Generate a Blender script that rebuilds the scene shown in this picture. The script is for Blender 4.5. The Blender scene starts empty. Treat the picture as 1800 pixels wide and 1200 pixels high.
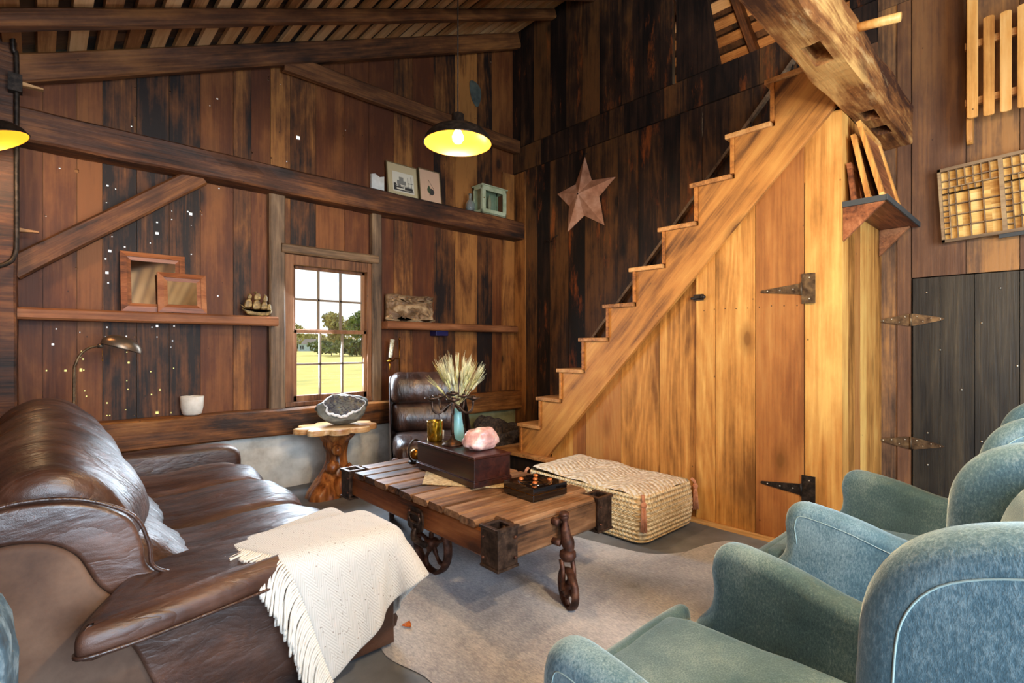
import bpy, bmesh, math, random
import numpy as np
from mathutils import Vector, Matrix, noise
PI = math.pi
R = math.radians
random.seed(11)
SC = bpy.context.scene
COL = SC.collection
H = 1.157

# ------------------------------------------------------------------ camera
cd = bpy.data.cameras.new('camera')
cam = bpy.data.objects.new('camera', cd)
COL.objects.link(cam)
cd.sensor_width = 36
cd.lens = 36 * 897 / 1800
cd.shift_y = 10 / 1800
cd.clip_start = 0.02
cd.clip_end = 2000
cam.location = (0, 0, H)
cam.rotation_euler = (PI / 2, 0, -math.atan2(897, 970))
SC.camera = cam

# ------------------------------------------------------------------ world, sun, large lights, exposure
def lin(h):
    h = h.lstrip('#')
    c = [int(h[i:i + 2], 16) / 255 for i in (0, 2, 4)]
    return tuple(((v + .055) / 1.055) ** 2.4 if v > .04045 else v / 12.92 for v in c) + (1,)

W = bpy.data.worlds.new('sky')
SC.world = W
W.use_nodes = True
nt = W.node_tree
nt.nodes.clear()
tc = nt.nodes.new('ShaderNodeTexCoord')
mp = nt.nodes.new('ShaderNodeMapping'); mp.inputs['Scale'].default_value = (2.2, 2.2, 7)
nz = nt.nodes.new('ShaderNodeTexNoise'); nz.inputs['Scale'].default_value = 2.2; nz.inputs['Detail'].default_value = 5
cr = nt.nodes.new('ShaderNodeValToRGB')
cr.color_ramp.elements[0].position = .36; cr.color_ramp.elements[0].color = (.62, .76, .95, 1)
cr.color_ramp.elements[1].position = .5; cr.color_ramp.elements[1].color = (1, 1, 1, 1)
bg = nt.nodes.new('ShaderNodeBackground'); bg.inputs['Strength'].default_value = 1.15
wo = nt.nodes.new('ShaderNodeOutputWorld')
L = nt.links.new
L(tc.outputs['Generated'], mp.inputs[0]); L(mp.outputs[0], nz.inputs['Vector']); L(nz.outputs['Fac'], cr.inputs[0])
L(cr.outputs[0], bg.inputs[0]); L(bg.outputs[0], wo.inputs[0])

def light(name, kind, loc, power, color, size=.1, rot=None, sy=None):
    d = bpy.data.lights.new(name, kind)
    d.energy = power
    d.color = color
    if kind == 'AREA':
        d.size = size
        if sy: d.shape = 'RECTANGLE'; d.size_y = sy
    elif kind == 'SUN':
        d.angle = size
    else:
        d.shadow_soft_size = size
    o = bpy.data.objects.new(name, d)
    COL.objects.link(o)
    o.location = loc
    if rot is not None: o.rotation_euler = rot
    return o

def aim(d): return Vector(d).to_track_quat('-Z', 'Y').to_euler()
light('sun', 'SUN', (0, 0, 20), 5, (1, .96, .9), R(3), aim((-1, -.75, -1.05)))
# daylight entering by the window, then two cool fill lights added behind the camera
light('daylight_window', 'AREA', (1.88, 4.36, 1.3), 46, (.72, .86, 1), .62, aim((-.25, -1, -.35)), 1.05)
light('rear_fill', 'AREA', (.85, -2.5, 1.3), 240, (.62, .80, 1), 2.2, aim((.1, 1, -.05)), 2.2)  # cool fill added behind the camera, set in an invented doorway
light('side_fill', 'AREA', (-.38, -1.05, 1.5), 28, (.80, .90, 1), 1.0, aim((1, .55, -.12)), 1.1)  # cool fill added to brighten the armchairs, set in an invented window
WARM = (1, .73, .43)
SC.view_settings.view_transform = 'Standard'
SC.view_settings.look = 'None'
SC.view_settings.gamma = 1
SC.view_settings.use_curve_mapping = False
SC.view_settings.exposure = 0.45

# ------------------------------------------------------------------ material helpers
def newmat(name):
    m = bpy.data.materials.new(name)
    m.use_nodes = True
    n = m.node_tree
    b = n.nodes['Principled BSDF']
    return m, n, b

def N(n, t, **kw):
    x = n.nodes.new(t)
    for k, v in kw.items():
        if k in x.inputs: x.inputs[k].default_value = v
        else: setattr(x, k, v)
    return x

def math_(n, op, a, b=None, c=None):
    x = n.nodes.new('ShaderNodeMath'); x.operation = op
    for i, v in enumerate((a, b, c)):
        if v is None: continue
        if isinstance(v, (int, float)): x.inputs[i].default_value = v
        else: n.links.new(v, x.inputs[i])
    return x.outputs[0]

def ramp(n, fac, stops):
    r = n.nodes.new('ShaderNodeValToRGB')
    e = r.color_ramp.elements
    while len(e) < len(stops): e.new(.5)
    for i, (p, c) in enumerate(stops):
        e[i].position = p
        e[i].color = lin(c) if isinstance(c, str) else (c, c, c, 1)
    n.links.new(fac, r.inputs[0])
    return r.outputs[0]

def mixc(n, fac, a, b, mode='MIX'):
    x = n.nodes.new('ShaderNodeMix'); x.data_type = 'RGBA'; x.blend_type = mode
    for i, v in ((0, fac), (6, a), (7, b)):
        if isinstance(v, (int, float)): x.inputs[i].default_value = v
        elif isinstance(v, (tuple, list)): x.inputs[i].default_value = v
        elif isinstance(v, str): x.inputs[i].default_value = lin(v)
        else: n.links.new(v, x.inputs[i])
    return x.outputs[2]

def bump(n, b, h, strength, dist=.002):
    x = n.nodes.new('ShaderNodeBump')
    x.inputs['Strength'].default_value = strength
    x.inputs['Distance'].default_value = dist
    n.links.new(h, x.inputs['Height'])
    n.links.new(x.outputs[0], b.inputs['Normal'])

def wood(name, cols, axis='Z', rough=.62, knots=True, tone=.5, stain=.7, red=None, bs=.6, scale=1, rings=.3, flecks=None, spec=.4, fib=.6):
    m, n, b = newmat(name)
    l = n.links.new
    at = N(n, 'ShaderNodeAttribute', attribute_name='tn')
    sp = N(n, 'ShaderNodeSeparateColor'); l(at.outputs['Color'], sp.inputs[0])
    tc = N(n, 'ShaderNodeTexCoord')
    sc = N(n, 'ShaderNodeVectorMath', operation='SCALE'); l(at.outputs['Color'], sc.inputs[0]); sc.inputs['Scale'].default_value = 37
    ad = N(n, 'ShaderNodeVectorMath', operation='ADD'); l(tc.outputs['Object'], ad.inputs[0]); l(sc.outputs[0], ad.inputs[1])
    def mapped(along, across):
        s = [across * scale] * 3; s['XYZ'.index(axis)] = along * scale
        q = N(n, 'ShaderNodeMapping'); q.inputs['Scale'].default_value = s; l(ad.outputs[0], q.inputs[0]); return q.outputs[0]
    g = mapped(.09, 1)
    n1 = N(n, 'ShaderNodeTexNoise', Scale=9.0, Detail=6.0, Roughness=.6, Distortion=.3); l(g, n1.inputs['Vector'])
    n2 = N(n, 'ShaderNodeTexNoise', Scale=70.0, Detail=3.0, Roughness=.6); l(mapped(.03, 1), n2.inputs['Vector'])
    n3 = N(n, 'ShaderNodeTexNoise', Scale=2.4, Detail=2.0, Distortion=.2); l(mapped(.16, 1), n3.inputs['Vector'])
    rg = math_(n, 'PINGPONG', math_(n, 'MULTIPLY', n3.outputs['Fac'], 26), 1)
    st = N(n, 'ShaderNodeTexNoise', Scale=2.6, Detail=6.0, Roughness=.7); l(mapped(.4, 1), st.inputs['Vector'])
    v = math_(n, 'ADD', math_(n, 'MULTIPLY', n1.outputs['Fac'], .75), math_(n, 'ADD', math_(n, 'MULTIPLY', n2.outputs['Fac'], fib), .175 - fib / 2))
    v = math_(n, 'ADD', v, math_(n, 'MULTIPLY', math_(n, 'POWER', rg, 2.), rings * .42))
    v = math_(n, 'ADD', v, math_(n, 'MULTIPLY', math_(n, 'SUBTRACT', sp.outputs[0], .5), tone))
    v = math_(n, 'ADD', v, math_(n, 'MULTIPLY', math_(n, 'SUBTRACT', st.outputs['Fac'], .5), stain * 1.4))
    v = math_(n, 'SUBTRACT', v, .05 + rings * .13)
    c = ramp(n, v, [(.22, cols[0]), (.5, cols[1]), (.82, cols[2])])
    if red:
        f = math_(n, 'MULTIPLY', math_(n, 'GREATER_THAN', sp.outputs[2], .55), .55)
        c = mixc(n, f, c, red, 'MIX')
        c = mixc(n, math_(n, 'MULTIPLY', f, .6), c, ramp(n, n1.outputs['Fac'], [(.3, .5), (.7, 1.)]), 'MULTIPLY')
    if flecks:
        fl = N(n, 'ShaderNodeTexNoise', Scale=5.0, Detail=7.0, Roughness=.75); l(mapped(.22, 1), fl.inputs['Vector'])
        c = mixc(n, ramp(n, fl.outputs['Fac'], [(.57, 0.), (.7, .75)]), c, flecks)
    if knots:
        vo = N(n, 'ShaderNodeTexVoronoi', Scale=3.1); l(mapped(.5, 1), vo.inputs['Vector'])
        k = ramp(n, math_(n, 'ADD', vo.outputs['Distance'], math_(n, 'MULTIPLY', n1.outputs['Fac'], .08)), [(.11, 1.), (.135, .6), (.24, 0.)])
        c = mixc(n, math_(n, 'MULTIPLY', k, .85), c, cols[0])
    vn = N(n, 'ShaderNodeTexVoronoi', Scale=9.0); l(mapped(.7, 1), vn.inputs['Vector'])
    c = mixc(n, ramp(n, vn.outputs['Distance'], [(.02, .85), (.05, 0.)]), c, '#120905')
    l(c, b.inputs['Base Color'])
    b.inputs['Roughness'].default_value = rough
    b.inputs['Specular IOR Level'].default_value = spec
    hh = math_(n, 'ADD', math_(n, 'MULTIPLY', n2.outputs['Fac'], .6), math_(n, 'MULTIPLY', n1.outputs['Fac'], .8))
    bump(n, b, hh, bs, .004)
    return m

def noisy(name, cols, scale=20, rough=.6, metal=0, bs=.2, bscale=None, detail=5, spec=.5, dist=.002, stretch=(1, 1, 1), **kw):
    m, n, b = newmat(name)
    l = n.links.new
    tc = N(n, 'ShaderNodeTexCoord')
    q = N(n, 'ShaderNodeMapping'); q.inputs['Scale'].default_value = stretch; l(tc.outputs['Object'], q.inputs[0])
    a = N(n, 'ShaderNodeTexNoise', Scale=float(scale), Detail=float(detail), Roughness=.6); l(q.outputs[0], a.inputs['Vector'])
    k = len(cols)
    c = ramp(n, a.outputs['Fac'], [(.3 + .4 * i / max(1, k - 1), x) for i, x in enumerate(cols)])
    l(c, b.inputs['Base Color'])
    b.inputs['Roughness'].default_value = rough; b.inputs['Metallic'].default_value = metal
    b.inputs['Specular IOR Level'].default_value = spec
    for kk, vv in kw.items(): b.inputs[kk.replace('_', ' ')].default_value = vv
    if bs:
        a2 = N(n, 'ShaderNodeTexNoise', Scale=float(bscale or scale), Detail=4.0); l(q.outputs[0], a2.inputs['Vector'])
        bump(n, b, a2.outputs['Fac'], bs, dist)
    return m

def leather(name, cols, sx=(1, 1, 1), rough=.34):
    m, n, b = newmat(name)
    l = n.links.new
    tc = N(n, 'ShaderNodeTexCoord')
    q = N(n, 'ShaderNodeMapping'); q.inputs['Scale'].default_value = sx; l(tc.outputs['Object'], q.inputs[0])
    a = N(n, 'ShaderNodeTexNoise', Scale=5.0, Detail=5.0, Roughness=.6); l(q.outputs[0], a.inputs['Vector'])
    w = N(n, 'ShaderNodeTexNoise', Scale=7.0, Detail=4.0, Roughness=.55, Distortion=.3); l(q.outputs[0], w.inputs['Vector'])
    f = N(n, 'ShaderNodeTexVoronoi', Scale=420.0); l(tc.outputs['Object'], f.inputs['Vector'])
    l(ramp(n, a.outputs['Fac'], [(.3, cols[0]), (.5, cols[1]), (.72, cols[2])]), b.inputs['Base Color'])
    rr = ramp(n, w.outputs['Fac'], [(.3, rough - .06), (.7, rough + .12)]); l(rr, b.inputs['Roughness'])
    cre = math_(n, 'POWER', math_(n, 'ABSOLUTE', math_(n, 'SUBTRACT', w.outputs['Fac'], .5)), .8)
    h = math_(n, 'ADD', math_(n, 'MULTIPLY', cre, 1.3), math_(n, 'MULTIPLY', f.outputs['Distance'], .03))
    b.inputs['Specular IOR Level'].default_value = .6
    bump(n, b, h, .5, .014)
    return m

def plain(name, col, rough=.5, metal=0, **kw):
    m, n, b = newmat(name)
    b.inputs['Base Color'].default_value = lin(col) if isinstance(col, str) else col
    b.inputs['Roughness'].default_value = rough; b.inputs['Metallic'].default_value = metal
    for kk, vv in kw.items(): b.inputs[kk.replace('_', ' ')].default_value = vv
    return m

def emis(name, col, st):
    m, n, b = newmat(name)
    b.inputs['Base Color'].default_value = col; b.inputs['Emission Color'].default_value = col; b.inputs['Emission Strength'].default_value = st
    return m

def glassy(name, tint=(.9, .95, .95, 1), mixf=.12, rough=.03):
    m = bpy.data.materials.new(name); m.use_nodes = True; n = m.node_tree; n.nodes.clear()
    o = n.nodes.new('ShaderNodeOutputMaterial'); t = n.nodes.new('ShaderNodeBsdfTransparent'); g = n.nodes.new('ShaderNodeBsdfGlossy')
    t.inputs[0].default_value = tint; g.inputs['Roughness'].default_value = rough
    mx = n.nodes.new('ShaderNodeMixShader'); mx.inputs[0].default_value = mixf
    n.links.new(t.outputs[0], mx.inputs[1]); n.links.new(g.outputs[0], mx.inputs[2]); n.links.new(mx.outputs[0], o.inputs[0])
    return m

def velvet(name):
    m, n, b = newmat(name)
    l = n.links.new
    tc = N(n, 'ShaderNodeTexCoord')
    a = N(n, 'ShaderNodeTexNoise', Scale=4.0, Detail=4.0, Roughness=.6); l(tc.outputs['Object'], a.inputs['Vector'])
    q = N(n, 'ShaderNodeMapping'); q.inputs['Scale'].default_value = (1, 1, .45); l(tc.outputs['Object'], q.inputs[0])
    f = N(n, 'ShaderNodeTexNoise', Scale=260.0, Detail=3.0, Roughness=.8); l(q.outputs[0], f.inputs['Vector'])
    v = math_(n, 'ADD', math_(n, 'MULTIPLY', a.outputs['Fac'], .6), math_(n, 'MULTIPLY', f.outputs['Fac'], .5))
    l(ramp(n, v, [(.38, '#304b58'), (.55, '#4b6875'), (.72, '#7f99a1')]), b.inputs['Base Color'])
    b.inputs['Roughness'].default_value = .85
    b.inputs['Specular IOR Level'].default_value = .15
    b.inputs['Sheen Weight'].default_value = 1.0
    b.inputs['Sheen Roughness'].default_value = .35
    b.inputs['Sheen Tint'].default_value = lin('#cfe3e6')
    bump(n, b, f.outputs['Fac'], .35, .003)
    return m

M = {}
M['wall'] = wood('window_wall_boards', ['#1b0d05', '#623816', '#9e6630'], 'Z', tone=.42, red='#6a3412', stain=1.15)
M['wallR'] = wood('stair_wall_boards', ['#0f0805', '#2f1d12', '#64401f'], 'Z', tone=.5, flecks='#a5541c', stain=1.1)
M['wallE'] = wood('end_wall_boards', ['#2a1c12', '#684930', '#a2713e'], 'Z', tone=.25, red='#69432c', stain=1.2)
M['doorR'] = wood('low_door_boards', ['#171410', '#322b20', '#544733'], 'Z', tone=.4, stain=.5, rough=.5)
M['closet'] = wood('closet_boards', ['#70430f', '#bb7e38', '#dca958'], 'Z', tone=.4, red='#965426', stain=.7, rings=.28, fib=.45)
M['stair'] = wood('stringer_pine', ['#4a280e', '#b27434', '#cf9448'], 'X', tone=.2, stain=.6, rings=.35, flecks='#8a5626', fib=.35)
M['stairY'] = wood('tread_pine', ['#6a3f1c', '#b3783f', '#d09a5c'], 'X', tone=.4, stain=.5)
M['riser'] = wood('riser_pine', ['#6a3a12', '#b06c2c', '#c9873c'], 'X', tone=.3, stain=.5)
M['beamX'] = wood('hewn_beam', ['#1b0d05', '#4e2b14', '#8a562c'], 'X', tone=.3, stain=1.0, bs=1.0)
M['raft'] = wood('rafter_timber', ['#241205', '#5c3518', '#8a582c'], 'X', tone=.35, stain=1.0, bs=.7)
M['tie'] = wood('golden_hewn_beam', ['#3d1f10', '#8a5529', '#cf9c58'], 'X', tone=.1, stain=1.7, bs=1.0, flecks='#e3bd80')
M['post'] = wood('grey_post', ['#33261c', '#6e5740', '#94795a'], 'Z', tone=.3)
M['postX'] = wood('grey_header', ['#3a2a1e', '#6a5138', '#8f7151'], 'X', tone=.3)
M['shelfX'] = wood('shelf_timber', ['#3f2010', '#7c4a28', '#a66c43'], 'X', tone=.25)
M['sill'] = wood('sill_timber', ['#2c1707', '#74451c', '#a87038'], 'X', tone=.2, stain=1.1, bs=1.0)
M['lath'] = wood('roof_lath', ['#8a5a30', '#c08c56', '#dcb07c'], 'Y', tone=.6, knots=False)
M['shingle'] = wood('roof_shingles', ['#1d110a', '#3e2615', '#5d3c22'], 'X', tone=.9, stain=.6, knots=False)
M['cartX'] = wood('cart_planks', ['#26160d', '#755033', '#a8825f'], 'X', tone=.22, rough=.42, bs=1.0, spec=.5, stain=1.1)
M['cartY'] = wood('cart_rails', ['#3a1c0c', '#7c4520', '#a06538'], 'Y', tone=.2, rough=.45, stain=1.0)
M['frame'] = wood('sash_wood', ['#4b2c18', '#7c5131', '#9b6f4a'], 'Z', tone=.2, knots=False)
M['muntin'] = plain('muntin_paint', '#7c6a55', .6)
M['stump'] = wood('root_stump', ['#3a1c0c', '#8b5126', '#bd8249'], 'Z', tone=.1, rough=.3, stain=.9, knots=True, rings=.5)
M['slab'] = wood('live_edge_slab', ['#7d4a25', '#c1905c', '#ecd0a2'], 'X', tone=.1, rough=.3, stain=.7)
M['pine'] = wood('light_pine', ['#a06328', '#d99a4d', '#efbd74'], 'Z', tone=.3, rough=.5, knots=False)
M['pineX'] = wood('light_pine_rail', ['#8a5a2a', '#c08a4c', '#dcae70'], 'Y', tone=.3, rough=.5, knots=False)
M['mirrorw'] = wood('mirror_frame_wood', ['#4d2614', '#8a4f2c', '#b07248'], 'X', tone=.3, rough=.45, knots=False)
M['dark'] = wood('dark_chest_wood', ['#150806', '#33140d', '#4e2417'], 'Y', tone=.15, rough=.32, knots=False, stain=.3, bs=.2, spec=.6)
M['tray'] = wood('tray_strips', ['#55422c', '#85694a', '#a88b63'], 'Y', tone=.3, knots=False)
M['trayb'] = wood('tray_back', ['#a8702c', '#e0b060', '#f2cf85'], 'Y', tone=.28, knots=False, rings=0)
M['iron'] = noisy('cast_iron', ['#2a211c', '#4d3c32', '#725a4a'], 30, .42, .75, .5, 60)
M['rust'] = noisy('rusty_iron', ['#2c1b14', '#523327', '#75503d'], 26, .55, .6, .5, 60)
M['blackiron'] = noisy('black_iron', ['#15110e', '#2c241e', '#463a30'], 40, .5, .6, .3)
M['hinge'] = noisy('worn_hinge', ['#3a2a1e', '#66523c', '#8d7452'], 22, .45, .7, .2)
M['steel'] = plain('bright_nail', '#d8cdb8', .3, .9)
M['leather'] = leather('sofa_leather', ['#23140f', '#40271c', '#604336'], (.6, 2.4, 1.2), .40)
M['leather2'] = leather('chair_leather', ['#20140f', '#3a251d', '#573c31'], (2, .6, .8), .32)
M['suede'] = noisy('suede_panel', ['#3f2c22', '#5b4334', '#745a48'], 5, .85, 0, .1, 200)
M['velvet'] = velvet('teal_velvet')
M['piping'] = plain('pale_velvet_seam', '#90a8a6', .9)
M['throw'] = None
M['concrete'] = noisy('old_concrete', ['#77726a', '#97938b', '#b5b1a8'], 3, .8, 0, .5, 30, 7)
M['floor'] = noisy('floor_concrete', ['#4c5056', '#686c72', '#83878c'], 2.2, .6, 0, .25, 14, 7)
M['stone'] = noisy('limewash_stone', ['#a8a296', '#d0ccc1', '#e8e5dc'], 5, .85, 0, .9, 12, 6, dist=.01)
M['olive'] = noisy('olive_plaster', ['#6f6a45', '#8e8a60', '#a8a47c'], 4, .8, 0, .4, 20)
M['fur'] = noisy('brown_fur', ['#15100c', '#3a2b1f', '#5d4835'], 40, .95, 0, 1, 120, 6, dist=.01)
M['copper'] = noisy('dusty_copper', ['#a06c50', '#c48f70', '#dcb096'], 8, .5, .25, .1)
M['mint'] = noisy('mint_paint', ['#8b9270', '#a5ab88', '#b9bf9f'], 10, .6, 0, .1)
M['glass'] = glassy('thin_glass')
M['pane'] = glassy('window_glass', (.97, .98, .98, 1), .035, .02)
M['mirror'] = plain('old_mirror', '#c9c2b2', .06, 1)
M['gold'] = noisy('gold_mercury_glass', ['#6d4d08', '#c69a2a', '#f0d684'], 35, .18, .9, .4)
M['brass'] = plain('brass', '#a8782e', .3, 1)
M['cut_glass'] = noisy('cut_glass', ['#8f8660', '#c9c2a4', '#efeadb'], 60, .2, .2, .3)
M['blue_glass'] = plain('aqua_glass', '#a4e2e6', .08, 0, Transmission_Weight=.45, IOR=1.3)
M['white_ceramic'] = noisy('white_ceramic', ['#cfc6b6', '#dfd8ca', '#e9e4d8'], 20, .5, 0, .1)
M['black_lacquer'] = plain('black_lacquer', '#0b0808', .07, 0, Coat_Weight=1.0)
M['amber'] = plain('amber_stone', '#c06a34', .15, .2)
M['enamel_in'] = plain('gold_enamel', '#b87c22', .35, .6)
M['bulb'] = emis('bulb_glow', (1, .86, .55, 1), 10)
M['rope'] = noisy('red_cord', ['#3a2418', '#5a3622'], 40, .8, 0, 0)
M['field'] = noisy('field_grass', ['#86883a', '#a79d45', '#c2b258'], .35, .9, 0, 0, None, 7)
M['leaf_green'] = noisy('tree_leaf', ['#34421c', '#54652c', '#75803c'], .4, .8, 0, 0)
M['leaf_olive'] = noisy('tree_leaf_olive', ['#6d6c34', '#8f8a48', '#a9a15c'], .4, .8, 0, 0)
M['bark'] = plain('bark', '#5d4a38', .9)
M['siding'] = plain('blue_siding', '#a3b4b8', .8)
M['roofing'] = plain('house_roof', '#6f665c', .8)
M['darkwin'] = plain('dark_window', '#2a3034', .3)
M['tassel'] = noisy('tassel_yarn', ['#a8684a', '#c4845f', '#d49a78'], 60, .9, 0, .2)
M['mat_card'] = plain('cream_mat', '#b5a37c', .85)
M['mat_pink'] = plain('rose_mat', '#c8a283', .85)
M['paper'] = plain('old_paper', '#c9c2ad', .85)
M['ink'] = plain('dark_ink', '#34302c', .85)
M['ink2'] = plain('grey_ink', '#77746a', .85)
M['leafink'] = plain('green_ink', '#3d4a2c', .85)
M['thinframe'] = plain('thin_gilt_frame', '#7d6a48', .5, .4)
M['bag'] = noisy('blue_woven_blanket', ['#23313b', '#3c5666', '#8aa0ac'], 18, .9, 0, .5, 90)
M['wheat'] = plain('wheat_straw', '#bdb87c', .8)
M['awn'] = plain('wheat_awn', '#dcd9b0', .8)
M['shim'] = wood('cedar_shim', ['#8a6038', '#b98a58', '#d0a473'], 'X', tone=.3, knots=False)
M['plate'] = noisy('galvanised_patch', ['#3a3f3c', '#525850', '#6a6e62'], 9, .6, .3, .2)
M['bluebox'] = plain('deep_blue_box', '#1a1748', .5)
M['stem'] = plain('candle_wax', '#c9b58a', .6)
M['greyslate'] = plain('slate_edge', '#3a3c3a', .7)

def throw_mat():
    m, n, b = newmat('herringbone_wool'); l = n.links.new
    uv = N(n, 'ShaderNodeUVMap')
    s = N(n, 'ShaderNodeSeparateXYZ'); l(uv.outputs[0], s.inputs[0])
    u = math_(n, 'MULTIPLY', s.outputs[0], 14); v = math_(n, 'MULTIPLY', s.outputs[1], 52)
    zig = math_(n, 'PINGPONG', u, .5)
    st = math_(n, 'FRACT', math_(n, 'ADD', math_(n, 'MULTIPLY', zig, 8), v))
    st = math_(n, 'PINGPONG', st, .5)
    tc = N(n, 'ShaderNodeTexCoord')
    sp = N(n, 'ShaderNodeTexNoise', Scale=120.0, Detail=1.0); l(tc.outputs['Object'], sp.inputs['Vector'])
    c = mixc(n, ramp(n, st, [(.10, .42), (.26, 0.)]), '#d2d0ca', '#9f9b93')
    c = mixc(n, ramp(n, sp.outputs['Fac'], [(.70, 0.), (.74, .7)]), c, '#6a5a48')
    l(c, b.inputs['Base Color']); b.inputs['Roughness'].default_value = .95; b.inputs['Specular IOR Level'].default_value = .1
    b.inputs['Sheen Weight'].default_value = .4
    f = N(n, 'ShaderNodeTexNoise', Scale=300.0, Detail=2.0); l(tc.outputs['Object'], f.inputs['Vector'])
    bump(n, b, math_(n, 'ADD', st, math_(n, 'MULTIPLY', f.outputs['Fac'], .7)), .5, .003)
    return m
M['throw'] = throw_mat()
M['yarn'] = plain('fringe_yarn', '#dedad0', .95)

def hide_mat():
    m, n, b = newmat('cowhide'); l = n.links.new
    tc = N(n, 'ShaderNodeTexCoord')
    a = N(n, 'ShaderNodeTexNoise', Scale=1.3, Detail=5.0, Roughness=.6, Distortion=.4); l(tc.outputs['Object'], a.inputs['Vector'])
    q = N(n, 'ShaderNodeMapping'); q.inputs['Scale'].default_value = (1, .35, 1); q.inputs['Rotation'].default_value = (0, 0, .5); l(tc.outputs['Object'], q.inputs[0])
    f = N(n, 'ShaderNodeTexNoise', Scale=150.0, Detail=4.0, Roughness=.7); l(q.outputs[0], f.inputs['Vector'])
    v = math_(n, 'ADD', math_(n, 'MULTIPLY', a.outputs['Fac'], .9), math_(n, 'MULTIPLY', math_(n, 'SUBTRACT', f.outputs['Fac'], .5), .5))
    l(ramp(n, v, [(.27, '#63656e'), (.42, '#8b8d95'), (.56, '#b3b3b7'), (.7, '#d8d4cd')]), b.inputs['Base Color'])
    b.inputs['Roughness'].default_value = .8; b.inputs['Sheen Weight'].default_value = .3; b.inputs['Specular IOR Level'].default_value = .25
    bump(n, b, f.outputs['Fac'], .5, .004)
    return m
M['hide'] = hide_mat()

def jute(name, top):
    m, n, b = newmat(name); l = n.links.new
    tc = N(n, 'ShaderNodeTexCoord')
    s = N(n, 'ShaderNodeSeparateXYZ'); l(tc.outputs['Object'], s.inputs[0])
    nn = N(n, 'ShaderNodeTexNoise', Scale=45.0, Detail=4.0); l(tc.outputs['Object'], nn.inputs['Vector'])
    if top:
        zig = math_(n, 'PINGPONG', math_(n, 'MULTIPLY', s.outputs[1], 3.2), .5)
        st = math_(n, 'PINGPONG', math_(n, 'ADD', math_(n, 'MULTIPLY', s.outputs[0], 26), math_(n, 'MULTIPLY', zig, 5)), .5)
        kn = math_(n, 'PINGPONG', math_(n, 'MULTIPLY', s.outputs[1], 50), .5)
        hgt = math_(n, 'ADD', math_(n, 'MULTIPLY', st, 1.4), math_(n, 'MULTIPLY', kn, .8))
        c = mixc(n, ramp(n, st, [(.12, 0.), (.24, 1.)]), '#d8c39b', '#f0e9da')
    else:
        a = math_(n, 'ADD', s.outputs[0], s.outputs[1])
        zr = math_(n, 'MULTIPLY', s.outputs[2], 34)
        zz = math_(n, 'PINGPONG', zr, .5)
        kn = math_(n, 'PINGPONG', math_(n, 'ADD', math_(n, 'MULTIPLY', a, 42), math_(n, 'MULTIPLY', zz, 1.6)), .5)
        hgt = math_(n, 'ADD', math_(n, 'MULTIPLY', zz, 1.2), math_(n, 'MULTIPLY', kn, 1.2))
        c = mixc(n, ramp(n, hgt, [(.3, 0.), (.8, 1.)]), '#d6b47a', '#f8e6bc')
    c = mixc(n, ramp(n, nn.outputs['Fac'], [(.35, .6), (.6, 0.)]), c, '#96703c')
    l(c, b.inputs['Base Color']); b.inputs['Roughness'].default_value = .9
    hgt = math_(n, 'ADD', hgt, math_(n, 'MULTIPLY', nn.outputs['Fac'], .6))
    bump(n, b, hgt, .9, .008)
    return m
M['jute_top'] = jute('woven_jute_top', True); M['jute'] = jute('braided_jute', False)

def stone_mat(name, cols, scale, rough, **kw): return noisy(name, cols, scale, rough, 0, .8, scale * 2, 6, dist=.006, **kw)
M['geode_out'] = stone_mat('geode_shell', ['#3d413f', '#5d615e', '#7b7f79'], 14, .5)
M['geode_in'] = noisy('geode_crystals', ['#2c2d36', '#57565c', '#8c8466'], 26, .15, 0, 1, 60, 6, dist=.02)
M['geode_rim'] = noisy('quartz_rim', ['#c4c8cc', '#eceef0', '#ffffff'], 40, .3, 0, .8, 70)
M['rose'] = stone_mat('rose_quartz', ['#b08078', '#d3a59c', '#f0d9d0'], 16, .25, Subsurface_Weight=.2)
M['ship'] = noisy('ship_relief_paint', ['#2c2218', '#7d6436', '#b39759'], 40, .5, .2, .4)
M['relief_hi'] = noisy('relief_highlight', ['#6a4c30', '#a2835c', '#c2a680'], 14, .6, 0, .8, 30, dist=.01)
M['relief'] = noisy('carved_relief', ['#3a2616', '#7d5f40', '#a88a62'], 7, .6, 0, 1.0, 24, dist=.02)

# ------------------------------------------------------------------ geometry helpers
WM = {}
def prm(t=None):
    return (random.random() if t is None else t, random.random(), random.random(), 1)

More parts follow.
